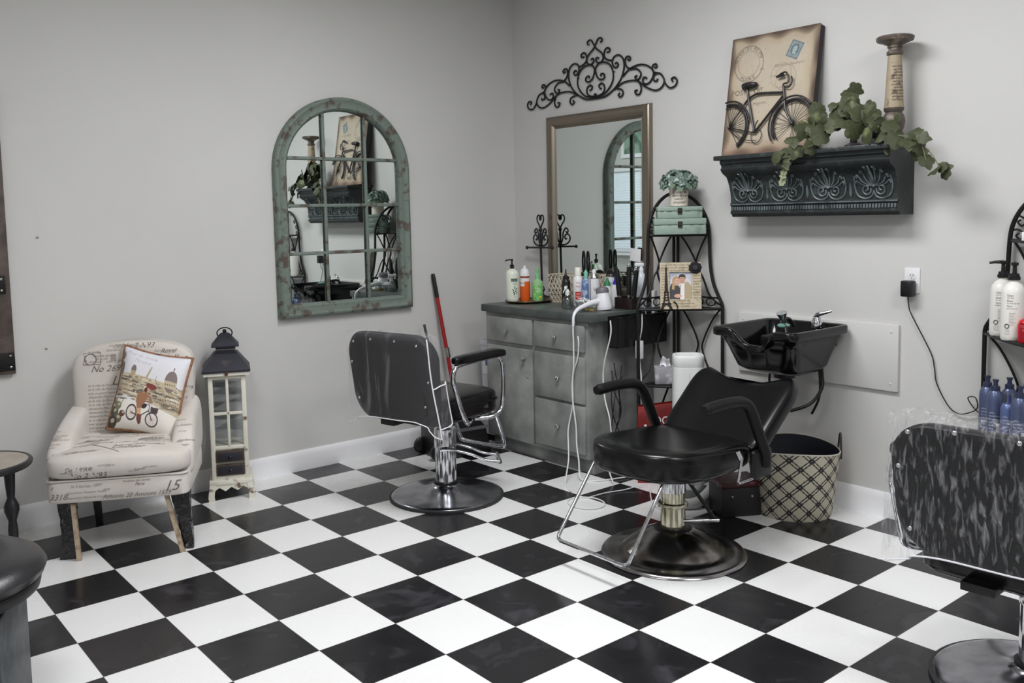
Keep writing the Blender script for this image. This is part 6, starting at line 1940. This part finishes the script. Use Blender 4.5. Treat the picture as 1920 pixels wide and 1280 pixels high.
for rowy in (0.165, 0.185, 0.205):
    for k in range(38):
        x0 = 0.01 + k * 0.0102
        yy = rowy - 0.06 * (x0 - .05)
        s.poly([(x0, yy), (x0 + 0.004, yy), (x0 + 0.004, yy + 0.008), (x0, yy + 0.008)], (98, 86, 76), 0.8)
s.disc(0.325, 0.262, 0.037, 0.052, (128, 116, 114)); s.poly([(0.288, 0.232), (0.362, 0.226), (0.362, 0.262), (0.288, 0.264)], (190, 176, 150))
for k in range(5):
    s.disc(0.298 + k * 0.013, 0.246, 0.003, 0.004, (96, 84, 76))
s.poly([(0.327, 0.312), (0.331, 0.312), (0.332, 0.332), (0.326, 0.332)], (86, 74, 74))
s.disc(0.10, 0.285, 0.016, 0.026, (124, 112, 108)); s.poly([(0.084, 0.262), (0.116, 0.262), (0.116, 0.282), (0.084, 0.282)], (178, 160, 132))
s.poly([(0.175, 0.255), (0.189, 0.255), (0.205, 0.315), (0.198, 0.318)], (178, 166, 146)); s.poly([(0.235, 0.25), (0.24, 0.25), (0.238, 0.278)], (120, 110, 100))
s.poly([(0.0, 0.18), (0.022, 0.19), (0.03, 0.27), (0.02, 0.32), (0.0, 0.33)], (172, 166, 156))
s.disc(0.012, 0.35, 0.014, 0.02, (150, 142, 130)); s.disc(0.022, 0.29, 0.012, 0.03, (128, 122, 108))
s.text("Place de l'etoile", 0.03, 0.365, 0.03, (176, 172, 180), 0.9, shear=0.4, rot=-0.08)
s.text('Florence', 0.09, 0.33, 0.028, (186, 176, 190), 0.9, shear=0.4, rot=-0.08)
for (x0, y0_, r_, c_) in ((0.03, 0.08, 0.03, (92, 92, 72)), (0.06, 0.05, 0.026, (112, 108, 88)), (0.025, 0.03, 0.035, (78, 70, 60)), (0.05, 0.11, 0.022, (132, 134, 104)), (0.085, 0.075, 0.018, (104, 70, 56)), (0.02, 0.13, 0.018, (140, 136, 112))):
    s.disc(x0, y0_, r_, r_ * 0.9, c_); s.disc(x0 + .006, y0_ + .006, r_ * .4, r_ * .3, (190, 186, 170))
s.line([(0.0, 0.02), (0.06, 0.10), (0.08, 0.15)], 0.003, (84, 84, 66))
# bicycle with rider
s.ring(0.138, 0.087, 0.028, 0.036, 0.006, (56, 46, 54)); s.ring(0.258, 0.068, 0.034, 0.034, 0.006, (56, 46, 54))
for k in range(12):
    a_ = PI * k / 6
    s.line([(0.138, 0.087), (0.138 + 0.026 * math.cos(a_), 0.087 + 0.034 * math.sin(a_))], 0.0014, (170, 110, 116))
    s.line([(0.258, 0.068), (0.258 + 0.032 * math.cos(a_), 0.068 + 0.032 * math.sin(a_))], 0.0014, (170, 110, 116))
s.line([(0.138, 0.087), (0.185, 0.075), (0.235, 0.11), (0.258, 0.068)], 0.005, (70, 56, 60)); s.line([(0.235, 0.11), (0.235, 0.135), (0.222, 0.14)], 0.004, (70, 56, 60))
s.poly([(0.245, 0.105), (0.285, 0.10), (0.288, 0.128), (0.242, 0.13)], (82, 68, 70))
s.poly([(0.165, 0.12), (0.19, 0.12), (0.195, 0.06), (0.185, 0.05), (0.172, 0.06)], (210, 166, 128)); s.poly([(0.172, 0.085), (0.198, 0.085), (0.2, 0.045), (0.186, 0.03), (0.172, 0.06)], (118, 74, 70))
s.poly([(0.155, 0.185), (0.205, 0.192), (0.215, 0.165), (0.205, 0.15), (0.198, 0.118), (0.165, 0.112), (0.152, 0.15)], (158, 112, 84)); s.line([(0.205, 0.18), (0.228, 0.17), (0.235, 0.15)], 0.010, (158, 112, 84))
s.disc(0.205, 0.128, 0.016, 0.011, (56, 48, 46), rot=0.6)
s.disc(0.205, 0.205, 0.011, 0.013, (206, 166, 140)); s.disc(0.196, 0.203, 0.009, 0.013, (96, 52, 40)); s.disc(0.222, 0.222, 0.032, 0.013, (128, 62, 54), rot=-0.15); s.disc(0.206, 0.226, 0.012, 0.012, (128, 62, 54))
s.build('printed_front', mat_print('pillow_print', 0.85, (260, 0.2)), t, lambda x, y: pil(x, y, 1))
MB().grid(lambda u, v: pil(u * PS, v * PS, -1), 24, 24).build('back_cloth', FAB, t)
mb = MB()
edge = []
for i in range(4):
    for k in range(20):
        f_ = k / 20
        x, y = [(f_, 0), (1, f_), (1 - f_, 1), (0, 1 - f_)][i]
        edge.append(pil(x * PS, y * PS, 1))
mb.tube(edge, 0.0085, 8, closed=True)
mb.build('rust_border', mat('rust_velvet', (148, 106, 78), 0.8, noise=(50, (96, 66, 62), 0.5, 0.7)), t)

# ================================================================== LANTERN CABINET
WHITEP = mat('chipped_white_paint', (222, 218, 206), 0.6, noise=(13, (112, 90, 74), 0.60, 0.67, 9), bump=(40, 0.3))
NAVY = mat('weathered_navy_metal', (44, 44, 54), 0.5, 0.2, noise=(9, (92, 80, 72), 0.6, 0.72, 7))
t = thing('lantern_cabinet', 'tall white distressed lantern with dark pagoda roof and two drawers by left wall', 'lantern', (0.80, 0.362, 0), R(-23))
t.scale = (1.07, 1.07, 1.0)
w2 = 0.088
mb = MB()
for sx in (-1, 1):
    for sy in (-1, 1):
        mb.box((sx * (w2 - 0.011), sy * (w2 - 0.011), 0.375), (0.022, 0.022, 0.55), bev=0.003)
for zz, h_ in ((0.115, 0.024), (0.275, 0.02), (0.645, 0.02)):
    mb.box((0, 0, zz), (2 * w2 - 0.004, 2 * w2 - 0.004, h_), bev=0.002)
mb.build('frame', WHITEP, t)
mb = MB()
mb.box((0, 0, 0.094), (0.205, 0.205, 0.024), bev=0.004)
for sx in (-1, 1):
    for sy in (-1, 1):
        mb.rings([[V((sx * (0.092 + o) + dx, sy * (0.092 + o) + dy, z)) for dx, dy in ((-.014, -.014), (.014, -.014), (.014, .014), (-.014, .014))] for o, z in ((-0.004, 0.085), (0.0, 0.05), (0.004, 0.02), (0.001, 0.0))])
for ang in (0, 90, 180, 270):
    m3 = Matrix.Rotation(R(ang), 3, 'Z')
    pl = [(-0.085, 0.085), (0.085, 0.085), (0.085, 0.05)]
    for k in range(13):
        x = 0.085 - 0.17 * k / 12
        pl.append((x, 0.058 + 0.010 * math.cos(x * 110)))
    mb.rings([[m3 @ V((x, o, z)) for x, z in pl] for o in (-0.098, -0.088)])
mb.build('footed_base', WHITEP, t)
for zz in (0.158, 0.229):
    dw = MB().box((0, -w2 + 0.004, zz), (0.134, 0.02, 0.058), bev=0.003).build('drawer', mat('dark_drawer_edge', (70, 58, 48), 0.5), t)
    MB().box((0, -w2 - 0.0075, zz), (0.112, 0.004, 0.040), bev=0.001).build('navy_panel', NAVY, dw)
    MB().lathe([(0.004, 0), (0.004, 0.01), (0.009, 0.014), (0.01, 0.02), (0.006, 0.024), (0, 0.025)], (0, -w2 - 0.008, zz), 14, Matrix.Rotation(R(90), 3, 'X')).build('knob', mat('blackened_metal', (40, 40, 44), 0.4, 0.5), dw)
MB().box((0, 0, 0.195), (2 * w2 - 0.02, 2 * w2 - 0.02, 0.14)).build('drawer_case', WHITEP, t)
mb = MB()
mb.box((0, -w2 + 0.006, 0.46), (0.013, 0.012, 0.36), bev=0.002)
mb.box((0, -w2 + 0.006, 0.455), (0.14, 0.012, 0.015), bev=0.002)
mb.build('glazing_bars', WHITEP, t)
for ang in (0, 90, 180, 270):
    m3 = Matrix.Rotation(R(ang), 3, 'Z')
    MB().rings([[m3 @ V((x, o, z)) for x, z in ((-.067, .285), (.067, .285), (.067, .635), (-.067, .635))] for o in (-w2 + 0.012, -w2 + 0.010)]).build('glass_pane', mat_glass('old_glass', (236, 238, 238), 0.08), t)
def sq(h, z):
    return [V((x * h, y * h, z)) for x, y in ((-1, -1), (1, -1), (1, 1), (-1, 1))]
MB().rings([sq(0.106, 0.655), sq(0.106, 0.672)]).build('cornice', WHITEP, t)
rf = MB().rings([sq(0.112, 0.672), sq(0.113, 0.682), sq(0.058, 0.762), sq(0.052, 0.766)]).build('roof', NAVY, t)
MB().rings([sq(0.045, 0.762), sq(0.045, 0.798)]).build('vent_neck', NAVY, rf)
mb = MB()
for k in range(11):
    for ang in (0, 90):
        m3 = Matrix.Rotation(R(ang), 3, 'Z')
        mb.ball(m3 @ V((-0.04 + 0.008 * k, -0.046, 0.784)), 0.0026, 6)
mb.build('pierced_holes', mat('pale_hole', (206, 200, 186), 0.6), rf)
MB().rings([sq(0.064, 0.798), sq(0.065, 0.804), sq(0.022, 0.862), sq(0.006, 0.87)]).build('roof_cap', NAVY, rf)
MB().ball((0, 0, 0.876), 0.010, 10).build('finial', IRON, rf)
MB().tube([Matrix.Rotation(R(8), 3, 'Z') @ V((0.036 * math.cos(a_), 0, 0.865 + 0.028 * math.sin(a_))) for a_ in [2 * PI * k / 28 for k in range(28)]], 0.0032, 6, closed=True).build('ring_handle', IRON, t)
MB().box((0, -0.113, 0.668), (0.014, 0.006, 0.02), bev=0.001).build('hook_latch', mat('rusty_latch', (84, 54, 44), 0.5, 0.4), t)

# ================================================================== SIDE TABLE AND STOOL AT THE LEFT EDGE
DARKW = mat('black_painted_wood', (34, 33, 36), 0.35)
t = thing('side_table', 'round side table with beige top and black turned legs at the left edge', 'table', (-0.435, 0.0, 0))
MB().lathe([(0, 0.448), (0.18, 0.448), (0.2, 0.45), (0.208, 0.458), (0.21, 0.468), (0.206, 0.476), (0.196, 0.479), (0.192, 0.476)], seg=64).build('rim', DARKW, t)
MB().lathe([(0.193, 0.476), (0.15, 0.4765), (0, 0.4765)], seg=64).build('table_top', mat('beige_stone_top', (176, 168, 156), 0.4, noise=(8, (160, 150, 138), 0.4, 0.6)), t)
LG = [(0.014, 0), (0.02, 0.01), (0.024, 0.03), (0.018, 0.05), (0.012, 0.06), (0.018, 0.09), (0.02, 0.16), (0.016, 0.2), (0.022, 0.22), (0.03, 0.245), (0.03, 0.265), (0.022, 0.285), (0.015, 0.30), (0.018, 0.33), (0.022, 0.40), (0.024, 0.45)]
for k in range(3):
    a_ = R(10 + 120 * k)
    MB().lathe(LG, (0.125 * math.cos(a_), 0.125 * math.sin(a_), 0), 20).build('leg', DARKW, t)
t = thing('stool', 'black vinyl round stool on a square grey pedestal at the lower left corner', 'stool', (-0.74, -1.27, 0))
MB().lathe([(0, 0.52), (0.17, 0.518), (0.23, 0.508), (0.265, 0.49), (0.278, 0.468), (0.27, 0.448), (0.255, 0.435), (0.26, 0.42), (0.256, 0.405), (0.22, 0.385), (0.15, 0.372), (0, 0.37)], seg=64).build('seat', mat('black_stool_vinyl', (36, 35, 38), 0.3, bump=(200, 0.06)), t)
MB().tube([(0.258 * math.cos(2 * PI * k / 64), 0.258 * math.sin(2 * PI * k / 64), 0.436) for k in range(64)], 0.005, 6, closed=True).build('piping', VINYL_SOFT, t)
GP = mat('brushed_charcoal_laminate', (78, 82, 86), 0.45, noise=(30, (62, 66, 70), 0.4, 0.6))
MB().box((0, 0, 0.195), (0.37, 0.37, 0.37), R(-22), bev=0.008).build('pedestal', GP, t)
MB().box((0, 0, 0.01), (0.40, 0.40, 0.02), R(-22), bev=0.004).build('plinth', BLACK, t)
